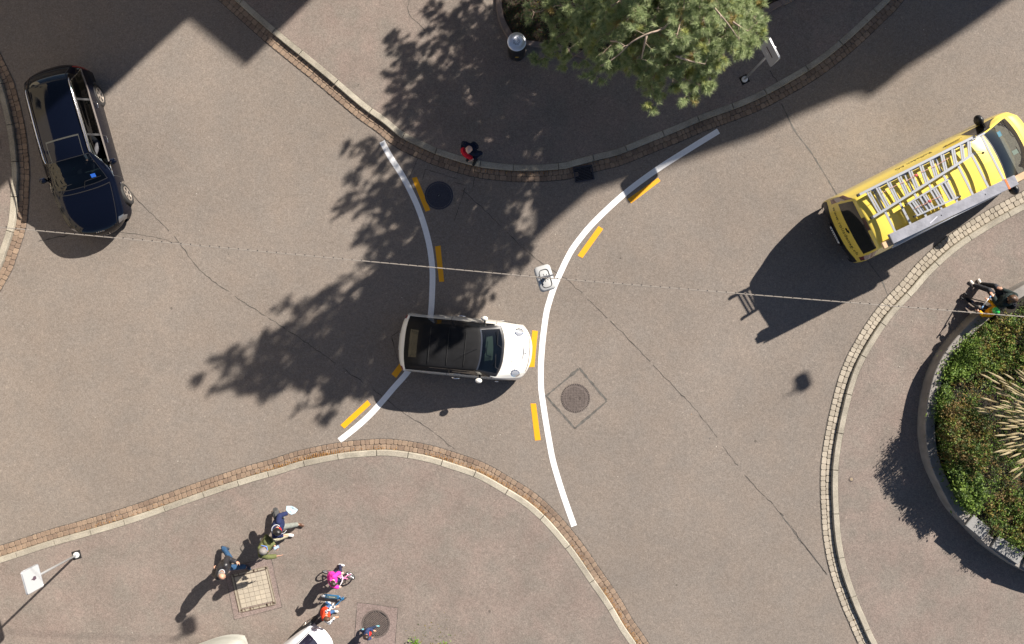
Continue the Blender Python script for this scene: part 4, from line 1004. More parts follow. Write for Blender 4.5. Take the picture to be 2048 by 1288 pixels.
mb = MB(); mb.box((.93, .42, 1.10), (.10, .13, .006), Matrix.Rotation(.48, 3, 'Y')); mb.build('blue_sticker', mat('sticker_blue', (.02, .12, .55), .5), audi_root)
mb = MB(); mb.box((.62, -.02, 1.17), (.05, .06, .03), Matrix.Rotation(.48, 3, 'Y')); mb.build('green_tag', mat('tag_green', (.05, .5, .25), .4), audi_root)
# ---- white small cabriolet
st = [(-1.78,.30,.5,.30,.62,.30,.60,.24,.12),(-1.84,.52,.54,.52,.72,.50,.76,.22,.16),(-1.84,.78,.58,.77,.76,.72,.81,.2,.16),(-1.77,.92,.60,.90,.76,.84,.83,.2,.14),(-1.69,.965,.60,.945,.745,.90,.838,.2,.12),(-1.42,1.18,.58,1.12,.735,.935,.84,.2,.08),(-1.14,1.325,.565,1.26,.735,.945,.842,.2,.05),
      (-.6,1.385,.56,1.32,.735,.95,.845,.2,0),(.0,1.385,.56,1.32,.735,.95,.845,.2,0),(.36,1.365,.55,1.30,.735,.945,.845,.2,.22),(.50,1.30,.57,1.23,.735,.94,.845,.2,.28),(.98,1.03,.63,.98,.74,.93,.845,.2,.34),(1.07,.975,.64,.94,.745,.91,.845,.2,.32),
      (1.34,.93,.60,.90,.74,.83,.842,.2,.22),(1.60,.84,.55,.82,.71,.73,.825,.2,.22),(1.76,.70,.50,.69,.67,.61,.78,.21,.26),(1.85,.54,.47,.53,.63,.50,.72,.22,.30),(1.87,.36,.44,.36,.58,.36,.66,.22,.32),(1.82,.2,.42,.2,.54,.2,.60,.18,.32)]
def mini(x, y, z, u, v, s):
    for wx in (-1.24, 1.20):
        if (x - wx) ** 2 + (z - .30) ** 2 < .34 ** 2 and v > 5.15: return None
    hl = ((x - 1.44) / .115) ** 2 + ((abs(y) - .575) / .095) ** 2
    if u > 12.5 and v < 5.2 and hl < 1.25: return (('headlight', s), 'chrome' if hl > .78 else 'lamp')
    if 4.05 < u < 12.0 and v < 5.04:
        wind = 9.9 < u < 11.35
        if wind and v < 2.86: return ('windscreen', 'glass')
        if 11.35 <= u and v < 3.2: return ('body', 'trim')
        if 9.5 < u <= 9.9 and v < 2.95: return ('windscreen_header', 'header')
        if u > 9.5 and v < 3.15: return ('body', 'trim')
        if v >= 3.15:
            xr = -1.15 + (4.9 - v) * .16; xf = .42 + (v - 3.15) * .21
            if 3.3 < v < 4.9 and xr < x < xf:
                if near(x, -.38, .025): return ('body', 'trim')
                return (('door_window', s) if x > -.38 else ('rear_side_window', s), 'glassb')
            if u > 10.9 and x > xf + .06 and v > 4.2: return ('body', 'paint')
            return ('body', 'trim') if u > 9 else ('canvas_roof', 'canvas')
        if u < 5.45 and v < 1.9 and 4.6 < u: return ('rear_window', 'back')
        return ('canvas_roof', 'canvas')
    if u < 4.0 and 3.2 < v < 5.6 and u > 1.9:
        q = abs(v - 4.3) / .75
        if 2.25 < u < 3.3 and q < 1: return (('tail_light', s), 'chrome' if (u < 2.45 or u > 3.1 or q > .75) else 'red')
    if 12 <= u < 12.04 and v < 4: return ('body', 'seam')
    if 15.15 < u < 15.3 and v < 3.4: return ('body', 'chrome')
    if near(u, 12.25, .02) and v > 3.2 and v < 5: return ('body', 'paint')
    if v >= 5 and (near(x, -.44, .009) or near(x, .80, .009)): return ('body', 'seam')
    if u < 3.85 and near(v, 3.0, .04) and u > 1.8: return ('body', 'seam')
    if v > 5 and z < .27: return ('body', 'trim')
    if 12.04 <= u < 15.15 and v < 3.0: return ('bonnet', 'paint')
    return ('body', 'paint')
mini_root = empty('small_cabriolet', G(933.5, 694), math.radians(-5.4), 'white small cabriolet with closed black canvas roof, in the middle of the road', 'car')
M_mpaint = mat('ivory_car_paint', (.80, .77, .70), .22, coat=1.0)
M_canvas = mat('black_canvas', (.007, .007, .008), .75, noise_scale=4, var=.35, bump=.2, bscale=120, spec=.25)
ob = car_body(mini_root, st, mini, {'paint': M_mpaint, 'glass': M_glass, 'glassb': M_glass_black, 'trim': M_black, 'back': mat('heated_rear_glass', (.02, .02, .014), .15, spec=.35), 'canvas': M_canvas, 'header': mat('header_black', (.03, .032, .04), .18, coat=1), 'chrome': M_chrome, 'seam': mat('panel_gap', (.14, .13, .12), .8), 'lamp': mat('cabrio_lamp', (.55, .56, .58), .1, .5, coat=1), 'red': MATS['tail_lamp_red']}, nv=12)
for x, y in ((-1.24, .72), (-1.24, -.72), (1.20, .72), (1.20, -.72)): wheel(mini_root, x, y, .30, .19, 5, -.1 if x > 0 else 0)
interior(mini_root, -1.3, .98, .66, .28, ((.0, .33), (.0, -.33)), 1.1, (.42, .33, .84), mat('dark_grey_seats', (.05, .05, .05), .7))
for s in (1, -1):
    mirror(mini_root, .46, s*.765, .98, M_mpaint, .95, (.10, .075, .08))
    mb = MB(); mb.tube([(-.30, s*.855, .78), (-.2, s*.875, .79), (-.08, s*.86, .78)], .014, 6); mb.build('door_handle', M_chrome, mini_root, True)
    mb = MB(); mb.ball((.95, s * .855, .72), (.06, .012, .022)); mb.build('side_vent', M_chrome, mini_root, True)
    mb = MB(); mb.tube([(1.30, s*.25, .934), (1.31, s*.25, .936)], .012, 8); mb.build('washer_jet', M_black, mini_root)
for y0 in (.10, -.52):
    mb = MB(); mb.tube([(1.0, y0, 1.03), (.88, y0 + .08, 1.10), (.86, y0 + .45, 1.09)], .010, 5); mb.build('wiper', M_black, mini_root)
mb = MB(); mb.tube([(.36, .03, 1.372), (-.10, -.18, 1.53)], [.006, .003], 5); mb.build('aerial', M_black, mini_root)
cloth0 = mat('canvas_seam', (.022, .022, .022), .8)
mb = MB()
for x, zz in ((-.95, 1.385), (-.45, 1.405), (.02, 1.405)):
    mb.tube([(x, y, zz - .062 * (abs(y) / .55) ** 2.4 - .004) for y in np.linspace(-.50, .50, 13)], .006, 5)
mb.build('roof_bow', cloth0, mini_root, True)
mb = MB(); mb.tube([(1.62 - .2 * (y / .45) ** 2, y, .845 - .055 * (y / .45) ** 2) for y in np.linspace(-.42, .42, 11)], .012, 6); mb.build('grille_strip', M_chrome, mini_root, True)
mb = MB(); mb.box((1.48, 0, .882), (.10, .30, .02)); o = mb.build('bonnet_scoop', M_mpaint, mini_root); bv = o.modifiers.new('b', 'BEVEL'); bv.width = .009; bv.segments = 2
mb = MB(); mb.lathe([(.028, 0), (.028, .008), (.001, .01)], (1.655, 0, .80), 12); mb.build('badge', M_chrome, mini_root)
mb = MB(); mb.box((.55, -.04, 1.10), (.06, .07, .03)); mb.build('green_tag', MATS['tag_green'], mini_root)
mb = MB(); mb.ball((.56, 0, 1.16), (.03, .11, .035)); mb.build('rear_view_mirror', M_black, mini_root, True)
plate(mini_root, 'number_plate', (-1.855, 0, .62), -1)
# ---- yellow work van
st = [(-2.90,.34,.7,.34,.80,.34,.80,.28,.06),(-2.95,.52,.76,.52,.90,.50,.90,.26,.12),(-2.93,.72,.78,.72,.93,.68,.94,.25,.14),(-2.88,1.02,.78,1.01,.945,.94,.96,.25,.10),(-2.82,1.34,.76,1.32,.95,1.12,.97,.25,.07),(-2.72,1.76,.72,1.72,.94,1.26,.975,.25,.04),(-2.64,1.90,.70,1.84,.94,1.28,.98,.25,.03),
      (-2.20,1.95,.715,1.885,.945,1.28,.98,.25,0),(-1.0,1.965,.73,1.90,.95,1.28,.985,.25,0),(.6,1.96,.73,1.895,.95,1.26,.985,.25,0),(.98,1.93,.72,1.86,.945,1.23,.98,.25,.06),(1.16,1.88,.72,1.81,.945,1.21,.98,.25,.12),(2.30,1.30,.81,1.24,.94,1.12,.978,.25,.20),(2.42,1.20,.81,1.15,.93,1.07,.972,.25,.19),
      (2.68,1.10,.74,1.06,.90,.94,.96,.25,.18),(2.87,.92,.66,.90,.84,.78,.91,.26,.22),(2.94,.70,.55,.70,.72,.64,.80,.28,.32),(2.97,.46,.5,.46,.68,.46,.74,.28,.34),(2.90,.26,.48,.26,.62,.26,.66,.24,.32)]
st = [(a_, b_*1.16, c_, d_*1.16, e_, f_*1.12, g_, h_, i_) for a_, b_, c_, d_, e_, f_, g_, h_, i_ in st]
def van(x, y, z, u, v, s):
    for wx in (-1.75, 1.95):
        if (x - wx) ** 2 + (z - .34) ** 2 < .40 ** 2 and v > 5.2: return None
    if 3.55 < u < 5.35 and v < 2.85:
        d = min(u - 3.55, 5.35 - u)
        return ('rear_window', 'back')
    if 5.0 < u < 5.85 and v < .8: return ('high_brake_light', 'redd')
    if u < 1.7: return ('rear_bumper', 'trim')
    if 2.5 < u < 5.75 and 3.3 < v < 4.8 and x < -2.55 and not (4.0 < u < 4.3 and v < 3.5): return (('tail_light', s), 'red' if (u < 3.4 or 4.5 < u) else 'clear')
    if 11.0 < u < 12.05 and v < 2.88: return ('windscreen', 'glass') if 11.03 < u < 12.0 and v < 2.8 else ('body', 'trim')
    if 12.05 <= u < 12.25 and v < 3: return ('body', 'trim')
    if 3.1 < v < 4.85 and 0.95 < x < 2.15:
        xf = 1.45 + (v - 3.1) * .36
        if 3.3 < v < 4.8 and x < xf: return (('door_window', s), 'glassd')
        if x < xf + .04: return ('body', 'trim')
    if near(v, 3.02, .02) and -2.4 < x < 1.1: return ('body', 'seam')
    if v >= 3 and (near(x, .92, .01) or near(x, 2.05, .01) and v > 5): return ('body', 'seam')
    if 4.55 < v < 4.62 and -2.3 < x < .8: return ('body', 'seam')
    if 5.2 < v and near(x, -.62, .01): return ('body', 'seam')
    if 5.5 < u < 5.56 and v < 3.3: return ('body', 'seam')
    if u > 14.3 and u < 15.8 and 3.1 < v < 5.2: return (('headlight', s), 'lamp')
    if 13.1 < u < 13.14 and v < 3.4: return ('body', 'seam')
    if z < .36: return ('body', 'trim')
    if 2.0 < u <= 5.5 and v < 3: return ('tailgate', 'paint')
    if 13.14 <= u < 15.9 and v < 3: return ('bonnet', 'paint')
    if 5.56 <= u <= 11.0 and v < 3: 
        return ('roof', 'paint')
    return ('body', 'paint')
van_root = empty('work_van', G(1841, 379), math.radians(27.0), 'yellow work van with ladders and long parcels on its roof rack, by the right kerb', 'van')
M_vpaint = mat('yellow_van_paint', (.80, .61, .10), .32, coat=.8)
ob = car_body(van_root, st, van, {'paint': M_vpaint, 'glass': M_glass, 'glassd': M_glass_dark, 'trim': M_black, 'back': mat('van_rear_glass', (.012, .013, .01), .07, coat=.6), 'seam': mat('van_seam', (.22, .15, .015), .8), 'lamp': MATS['headlamp_lens'], 'red': mat('van_lamp_red', (.12, .02, .02), .2, coat=1), 'clear': mat('van_lamp_clear', (.45, .36, .34), .2, coat=1), 'redd': mat('brake_strip', (.06, .015, .012), .3)}, nv=10, du=.025)
for x, y in ((-1.75, .84), (-1.75, -.84), (1.95, .84), (1.95, -.84)): wheel(van_root, x, y, .34, .22, 6)
interior(van_root, .2, 2.15, .85, .5, ((.95, .5), (.95, -.45)), 1.5, (1.5, .5, 1.15))
mb = MB(); mb.box((.35, 0, 1.15), (.04, 1.7, 1.3)); mb.build('bulkhead', mat('bulkhead_grey', (.15, .15, .15), .7), van_root)
body = ob['body']; tg = ob['tailgate']
vs, fs = text_mesh('www.rolladenag.ch', .17, 1.12)
# letters run from the van's left to its right, seen from behind: local (a, b) -> y = -a, z = b
proj(tg, 'web_address', [(-3.6, -a * 1.0, 1.07 + b * 1.3) for a, b, _ in vs], fs, M_black, (1, 0, 0), .006)
vs, fs = text_mesh('Rolladen AG', .19, 1.1)
proj(body, 'company_name', [(-.62 - a, 1.8, 1.70 + b * .9) for a, b, _ in vs], fs, M_black, (0, -1, 0), .005)
mb = MB(); mb.box((-2.975, 0, .60), (.02, .70, .12)); np_ = mb.build('plate_recess', M_hole, van_root)
plate(van_root, 'number_plate', (-2.99, 0, .60), -1, .52, .10)
mb = MB(); mb.box((-2.885, .02, 1.27), (.03, .12, .022)); mb.box((-2.875, -.04, 1.31), (.03, .08, .016)); mb.build('tailgate_badge', M_black, van_root)
mb = MB(); mb.tube([(-2.70, 0, 1.72), (-2.80, 0, 1.34)], .012, 6); mb.build('rear_wiper', M_black, van_root)
for s in (1, -1):
    mb = MB(); mb.bar((1.60, s*.90, 1.28), (1.62, s*1.0, 1.30), .07, .06); ma = mb.build('door_mirror', M_black, van_root)
    mb = MB(); mb.ball((1.64, s*1.05, 1.32), (.11, .16, .17), None, 12, 8); mb.build('mirror_housing', M_black, ma, True)
    mb = MB(); mb.ball((1.65, s*1.055, 1.38), (.08, .11, .10), None, 12, 8); mb.build('mirror_cap', M_vpaint, ma, True)
for y0 in (.2, -.6):
    mb = MB(); mb.tube([(2.2, y0, 1.53), (2.05, y0 + .1, 1.655), (2.03, y0 + .6, 1.645)], .010, 5); mb.build('wiper', M_black, van_root)
mb = MB(); mb.tube([(.85, .28, 2.26), (.63, .42, 2.36)], .006, 5); mb.lathe([(.03, 0), (.02, .03), (.001, .035)], (.85, .28, 2.25), 10); mb.build('aerial', M_black, van_root)
mb = MB(); mb.add([(x, y, 1.955 + (.0 if x else 0)) for x, y in ((.05, .66), (.55, .66), (.6, .8), (.0, .8))], [(0, 1, 2, 3)]);
# door vents behind the door window
mb = MB(); 
for k in range(9): mb.box((.28 + k * .055, .872 - .0, 1.84), (.028, .012, .13))
mb.build('louvre_sticker', mat('louvre_ochre', (.42, .30, .03), .6), van_root)
mb = MB(); mb.add([(1.83, -.02, 1.585), (1.83, -.22, 1.58), (1.72, -.22, 1.65), (1.72, -.02, 1.655)], [(0, 1, 2, 3)])
mb = MB(); mb.box((1.66, .50, 1.87), (.18, .14, .006), Matrix.Rotation(.56, 3, 'Y')); mb.build('blue_sticker', MATS['sticker_blue'] if False else mat('sticker_sky', (.12, .38, .60), .5), van_root)
mb = MB(); mb.box((2.05, -.15, 1.46), (.16, .12, .02)); mb.build('paper_on_dash', mat('paper', (.7, .7, .68), .7), van_root)
# roof rack
rack = bpy.data.objects.new('roof_rack', None); COL.objects.link(rack); rack.parent = van_root
RZv = 2.44
for k in range(8):
    x = -2.22 + k * .445; mb = MB(); mb.box((x, 0, RZv), (.058, 1.46, .03)); mb.build('crossbar', M_alu, rack)
for s in (1, -1):
    mb = MB(); mb.box((-.66, s * .73, RZv + .02), (3.3, .045, .06)); mb.build('side_rail', M_alu, rack)
    mb = MB()
    for x in (-2.1, -1.2, -.3, .7): mb.box((x, s * .70, 2.33), (.06, .04, .24))
    mb.build('rack_feet', M_black, rack)
def vloc(px, py, z):
    w = W(px, py, z) - van_root.location; a = -van_root.rotation_euler.z
    return Vector((w.x*math.cos(a) - w.y*math.sin(a), w.x*math.sin(a) + w.y*math.cos(a), z))
def Z2(x, y): return 1600 + x / 3.482, 190 + y / 3.482
def vw(zx, zy, z): return W(*Z2(zx, zy), z)
def ladder(label, a0, a1, b0, b1, rungs, z, wd=.03, double=False):
    """rails a0-a1 and b0-b1 in zoom coordinates"""
    A0, A1, B0, B1 = [vw(*p, z) for p in (a0, a1, b0, b1)]; c = (A0 + A1 + B0 + B1) / 4; c.z = z
    t = empty('ladder', c, 0, label, 'ladder', 'ladders tied on the van roof')
    for p, q in ((A0, A1), (B0, B1)):
        mb = MB(); mb.bar(p - c, q - c, wd, .07); mb.build('rail', M_alu, t)
        for e in (p, q):
            mb = MB(); mb.bar(e - c - (q - p).normalized() * .03, e - c + (q - p).normalized() * .03, wd + .012, .082); mb.build('rail_cap', M_black, t)
    for k in rungs:
        mb = MB(); p = A0.lerp(A1, k) - c; q = B0.lerp(B1, k) - c
        mb.bar(p, q, .045, .03)
        if double: d = (A1 - A0).normalized() * .075; mb.bar(p + d - Vector((0,0,.035)), q + d - Vector((0,0,.035)), .04, .03)
        mb.build('rung', M_alu, t)
    return t
ladder('long aluminium ladder along the left side of the van roof', (405,698), (1208,292), (500,855), (1212,408), [.07, .15, .245, .34, .435, .53, .62, .715, .81, .885, .95], 2.56, .062, True)
ladder('short aluminium step ladder in the middle of the van roof', (740,762), (1040,582), (800,845), (1108,708), [.06, .13, .3, .38, .55, .62, .8, .88], 2.53, .04, True)
# straps and parcels on the right
def parcel(label, p, q, w, h, z, m, cat, name):
    A = vw(*p, z); Bq = vw(*q, z); c = (A + Bq) / 2; t = empty(name, c, 0, label, cat)
    mb = MB(); mb.bar(A - c, Bq - c, w, h); o = mb.build('wrap' if name == 'wrapped_bundle' else 'beam', m, t); bv = o.modifiers.new('b', 'BEVEL'); bv.width = .012; bv.segments = 2
    return t, A - c, Bq - c
M_film = mat('grey_film', (.33, .33, .36), .22, .1, coat=.6, noise_scale=3, var=.2, bump=.9, bscale=9)
t, A, Bq = parcel('long grey film wrapped bundle on the right of the van roof', (628,1005), (1500,592), .27, .13, 2.54, M_film, 'bundle', 'wrapped_bundle')
d = (Bq - A).normalized(); n_ = Vector((-d.y, d.x, 0))
mb = MB(); mb.bar(A.lerp(Bq, .925) - n_ * .138 + Vector((0,0,.068)), A.lerp(Bq, .925) + n_ * .138 + Vector((0,0,.068)), .05, .004); mb.box(A.lerp(Bq, .925), (.05, .276, .136), d.to_track_quat('X','Z').to_matrix()); mb.build('orange_tape', mat('tape_orange', (.75, .16, .03), .5), t)
for f in (.40, .75):
    mb = MB(); mb.tube([A.lerp(Bq, f) + n_ * sn for sn in (-.12,)] + [A.lerp(Bq, f) + n_*.0 + Vector((0,0,.07)), A.lerp(Bq, f) + n_ * .13, A.lerp(Bq, f + .01) + n_ * .14 - Vector((0,0,.12))], .009, 5); mb.build('tie_rope', M_black, t)
mb = MB()
for f in (.3,): mb.bar(A.lerp(Bq, f) + Vector((0,0,.067)) - n_*.06, A.lerp(Bq, f + .07) + Vector((0,0,.067)) + n_*.02, .03, .003)
mb.build('clear_tape', mat('tape_clear', (.55, .55, .6), .15, coat=1), t)
parcel('pale wooden beam with its ends showing beyond the grey bundle on the van roof', (575,1052), (1580,548), .17, .09, 2.47, mat('pale_wood', (.55, .37, .22), .7, noise_scale=4, var=.12), 'beam', 'wooden_beam')
c_ = None
for i, (p, q, lb) in enumerate((((640,1062), (1400,680), 'thin aluminium tube, outermost on the right of the van roof'), ((650,1046), (1390,662), 'thin aluminium tube just inside the outermost one on the van roof'))):
    A = vw(*p, 2.50); Bq = vw(*q, 2.50); c = (A + Bq) / 2; mb = MB(); mb.tube([A - c, Bq - c], .022, 8); o = mb.build('aluminium_tube', M_alu, smooth=True); o.location = c; tag(o, lb, 'tube', 'tubes on the van roof')
# pinkish pull cords of the ladders
for (p, q, lb) in (((575,680), (1040,440), 'red white cord lying on the long ladder'), ((800,790), (1005,690), 'red white cord lying on the short ladder')):
    A = vw(*p, 2.61); Bq = vw(*q, 2.61); c = (A + Bq) / 2; mb = MB(); pts = [(A.lerp(Bq, f) - c) + Vector((0, .012 * math.sin(f * 14), 0)) for f in np.linspace(0, 1, 16)]
    mb.tube(pts, .007, 5); mb.ball(A.lerp(Bq, .5) - c, (.05, .04, .02), None, 8, 5, 1); o = mb.build('cord', [mat('cord_pink', (.65, .33, .26), .7), mat('cord_red', (.4, .05, .06), .6)]); o.location = c; tag(o, lb, 'cord', 'cords on the van roof')
# ---- white micro car at the bottom edge
st = [(-1.10,.40,.40,.40,.48,.38,.48,.30,.14),(-1.14,.66,.42,.65,.50,.58,.50,.30,.16),(-1.08,.86,.44,.84,.52,.74,.52,.30,.16),(-.98,1.06,.42,1.02,.53,.84,.53,.30,.14),(-.74,1.32,.40,1.26,.54,.88,.54,.30,.08),(-.4,1.43,.40,1.36,.55,.88,.55,.30,.02),(.1,1.45,.40,1.38,.55,.86,.55,.3,0),
      (.4,1.36,.40,1.28,.55,.84,.55,.3,.05),(.95,.88,.42,.84,.52,.74,.53,.3,.12),(1.1,.72,.38,.70,.46,.6,.48,.3,.16),(1.16,.5,.34,.5,.4,.46,.42,.3,.2)]
def micro(x, y, z, u, v, s):
    if 2.2 < u < 3.35 and v < 2.9: return ('rear_window', 'back')
    if 6.9 < u < 7.95 and v < 2.9: return ('windscreen', 'back')
    if 1.2 < u < 2.2 and v < 3.4: return ('rear_panel', 'grey')
    if 3.35 < u < 4.2 and v < 1.7: return ('roof_inlay', 'grey')
    if 3.0 < v < 3.25 and u > 3.3: return ('body', 'trim')
    if z < .36 or u < .6: return ('body', 'trim')
    if v > 5 and -.3 < x < .5: return (('door', s), 'trim' if z < .5 else 'paint')
    return ('body', 'paint')
mr_ = empty('micro_car', G(601, 1303, KH), math.radians(37), 'white two seat micro car with black outboard wheels, cut by the bottom edge', 'car')
M_white = mat('white_car_paint', (.80, .81, .84), .25, coat=1)
car_body(mr_, st, micro, {'paint': M_white, 'trim': M_black, 'back': mat('micro_dark_glass', (.012, .01, .02), .06, coat=1), 'grey': mat('micro_grey', (.30, .32, .36), .35, coat=.5)}, nv=9)
for x, y in ((-.85, .52), (-.85, -.52), (.82, .54), (.82, -.54)):
    w_ = wheel(mr_, x, y, .27, .13, 7)
    mb = MB(); mb.tube([(-.28*math.cos(a), 0, .30*math.sin(a)) for a in np.linspace(.2, math.pi - .2, 9)], .05, 8, flat=(0,1,0)); mb.build('mudguard', M_black, w_, True)
mb = MB(); mb.tube([(-1.02, .10, .99), (-1.05, .33, .92)], .010, 5); mb.build('rear_wiper', M_black, mr_)
# ---- covered scooter at the bottom edge
cs = empty('covered_vehicle', G(432, 1309, KH), math.radians(20), 'pale grey cloth cover draped over a parked vehicle at the bottom edge', 'vehicle cover')
mb = MB(); prof = []
nu_, nv_ = 40, 30
for i in range(nu_ + 1):
    for j in range(nv_ + 1):
        a = (i / nu_) * 2 - 1; b_ = (j / nv_) * 2 - 1
        ax = 1.05 * a; wy = .50 * (1 - .45 * abs(a) ** 3); y = wy * b_; h = (1.02 - .22 * a * a - .06 * math.sin(a * 5)) * max(0, 1 - abs(b_) ** 4.0) ** .45 * max(0, 1 - abs(a) ** 9) ** .5
        mb.v.append((ax, y, .12 + h * .95 + .025 * noise.noise(Vector((a * 5, b_ * 4, 1))) - .02 * abs(math.sin(b_ * 4 + a * 6))))
for i in range(nu_):
    for j in range(nv_): q = i * (nv_ + 1) + j; mb.f.append((q, q + 1, q + nv_ + 2, q + nv_ + 1)); mb.m.append(0)
mb.build('cloth', mat('cover_cloth', (.36, .36, .32), .6, noise_scale=6, var=.05), cs, True)
mb = MB(); mb.tube([(x, .50 * (1 - .45 * abs(x / 1.05) ** 3), .13) for x in np.linspace(-1.0, 1.0, 15)], .012, 5); mb.tube([(x, -.50 * (1 - .45 * abs(x / 1.05) ** 3), .13) for x in np.linspace(-1.0, 1.0, 15)], .012, 5); mb.build('hem', mat('cover_hem', (.30, .29, .26), .7), cs)
# ------------------------------------------------------------------ people
TMP = bpy.data.scenes.new('workbench')
def fuse(mb, name, m, parent, voxel, it=3, fold=0.0, fs=9):
    """weld overlapping closed shapes into one continuous skin"""
    o = mb.build(name, m, parent)
    r = o.modifiers.new('r', 'REMESH'); r.mode = 'VOXEL'; r.voxel_size = voxel; r.use_smooth_shade = True
    s = o.modifiers.new('s', 'SMOOTH'); s.iterations = it; s.factor = .5
    COL.objects.unlink(o); o.parent = None; TMP.collection.objects.link(o)
    with bpy.context.temp_override(scene=TMP, view_layer=TMP.view_layers[0]): dg = bpy.context.evaluated_depsgraph_get()
    me = bpy.data.meshes.new_from_object(o.evaluated_get(dg))
    TMP.collection.objects.unlink(o); COL.objects.link(o); o.parent = parent
    o.modifiers.clear(); old = o.data; o.data = me; bpy.data.meshes.remove(old); me.name = name
    if not me.materials: me.materials.append(m)
    if fold:
        for v in me.vertices:
            c = v.co; n = noise.noise(Vector((c.x * fs, c.y * fs, c.z * fs * 1.8))) + .5 * noise.noise(c * fs * 2.6); v.co = c + v.normal * n * fold
    me.polygons.foreach_set('use_smooth', [True] * len(me.polygons)); return o
def V(*a): return Vector(a)
def hand(mb, wrist, d, palm, s, curl=.5):
    """wrist point, finger direction d, palm normal; five unequal fingers"""
    d = d.normalized(); palm = (palm - d * palm.dot(d)).normalized(); ac = d.cross(palm)
    mb.tube([wrist - d*.02*s, wrist + d*.02*s, wrist + d*.06*s, wrist + d*.092*s], [.024*s, .033*s, .041*s, .036*s], 10, ell=[.8, .5, .38, .34], flat=palm)
    for k, (off, ln) in enumerate(((-.030, .068), (-.010, .078), (.010, .073), (.029, .058))):
        p = wrist + d * .088 * s + ac * off * s; q = [p]; dd = d.copy()
        for j, f in enumerate((.45, .32, .23)):
            dd = (dd + palm * curl * (.5 + .35 * j)).normalized(); q.append(q[-1] + dd * ln * f * s)
        mb.tube(q, [.0095*s, .009*s, .0085*s, .007*s], 6)
    p = wrist + d*.03*s - ac*.03*s; td = (d * .55 - ac * .75 + palm * .35).normalized()
    mb.tube([p, p + td*.035*s, p + td*.035*s + (td + d*.6 + palm*curl).normalized()*.032*s], [.013*s, .011*s, .008*s], 6)
def person(label, loc, heading, h, pose, wear, z0=0.0, base=None, cat='person'):
    """heading: image direction (dx, dy down). pose in metres for a 1.75 m adult; +y forward, +x right"""
    s = h / 1.75; K = pose.get('kid', 1.14)     # K > 1 enlarges the head
    root = empty('person', base if base is not None else G(*loc, z0), math.atan2(-heading[1], heading[0]) - math.pi / 2, label, cat)
    P = lambda t: Vector(t) * s
    hip = P(pose.get('hip', (0, 0, .93))); ch = P(pose.get('chest', (0, .02, 1.40))); sw = pose.get('sw', .185) * s; tw = pose.get('twist', 0)
    ax = Vector((math.cos(tw), math.sin(tw), 0)); fw = Vector((-math.sin(tw), math.cos(tw), 0))
    up = (ch - hip).normalized(); hd = P(pose.get('head', (ch.x/s, ch.y/s + .05, ch.z/s + .24)))
    ly = pose.get('look', 0); HR = Matrix.Rotation(ly, 3, 'Z') @ Matrix.Rotation(-pose.get('nod', .25), 3, 'X')
    S = {1: ch + ax*sw, -1: ch - ax*sw}; H = {1: hip + V(.09*s, 0, -.02), -1: hip - V(.09*s, 0, .02)}
    arm = {1: [P(p) for p in pose['ra']], -1: [P(p) for p in pose['la']]}; leg = {1: [P(p) for p in pose['rl']], -1: [P(p) for p in pose['ll']]}
    def torso(mb, g):
        mid = hip.lerp(ch, .45)
        mb.tube([hip - up*.09*s, hip, mid, ch - up*.12*s, ch + up*.0, ch + up*.05*s], [(.13+g)*s, (.165+g)*s, (.145+g)*s, (.172+g)*s, (.165+g)*s, (.09+g)*s], 16, ell=[.75, .66, .68, .66, .58, .6], flat=fw)
    def torso2(mb, g):   # cross-section wide along the shoulder axis
        mid = hip.lerp(ch, .45); secs = [(hip - up*.10*s, .12, .10), (hip, .165, .115), (mid, .145, .105), (ch - up*.13*s, .175, .12), (ch - up*.03*s, .175, .10), (ch + up*.035*s, .10, .075)]
        b = len(mb.v); n = 18
        for c, a, d_ in secs:
            f2 = (fw - up * fw.dot(up)).normalized(); a2 = f2.cross(up)
            for k in range(n):
                t_ = 2*math.pi*k/n; mb.v.append(tuple(c + a2*math.cos(t_)*(a+g)*s + f2*math.sin(t_)*(d_+g)*s))
        for i in range(len(secs)-1):
            for k in range(n): mb.f.append((b+i*n+k, b+i*n+(k+1)%n, b+(i+1)*n+(k+1)%n, b+(i+1)*n+k)); mb.m.append(0)
        mb.f += [tuple(b+k for k in range(n))[::-1], tuple(b+(len(secs)-1)*n+k for k in range(n))]; mb.m += [0, 0]
    def arms(mb, g, end=1.0, sides=(1, -1)):
        for sd in sides:
            e, w = arm[sd]; a = S[sd] - up*.02*s; w2 = e.lerp(w, end)
            mb.tube([a - ax*sd*.05*s, a, a.lerp(e, .5), e], [(.05+g)*s, (.058+g)*s, (.047+g)*s, (.041+g)*s], 10); mb.tube([e, e.lerp(w2, .4), w2], [(.042+g)*s, (.038+g)*s, (.027+g)*s], 10)
            mb.ball(e, (.042+g)*s, None, 10, 6); mb.ball(a, (.06+g)*s, None, 10, 6)
    def legs(mb, g, end=1.0, flare=0):
        for sd in (1, -1):
            k, a = leg[sd]; t_ = H[sd]; a2 = k.lerp(a, end)
            mb.tube([t_ + V(0,0,.04*s), t_, t_.lerp(k, .5), k], [(.075+g)*s, (.088+g)*s, (.070+g)*s, (.055+g)*s], 12); mb.tube([k, k.lerp(a2, .35), a2], [(.054+g)*s, (.054+g)*s, (.036+g+flare)*s], 12); mb.ball(k, (.055+g)*s, None, 10, 6)
    hr = s * K
    # body: one continuous surface with head, nose, ears, fingers
    mb = MB(); torso2(mb, -.012); arms(mb, -.004); legs(mb, -.004)
    mb.tube([ch + up*.02*s, hd - V(0, 0, .06*hr)], [.06*s, .05*s], 12)
    mb.ball(hd, (.073*hr, .090*hr, .112*hr), HR, 20, 14); mb.ball(hd + HR @ V(0, .028, -.065)*hr, (.052*hr, .055*hr, .052*hr), HR, 14, 10)
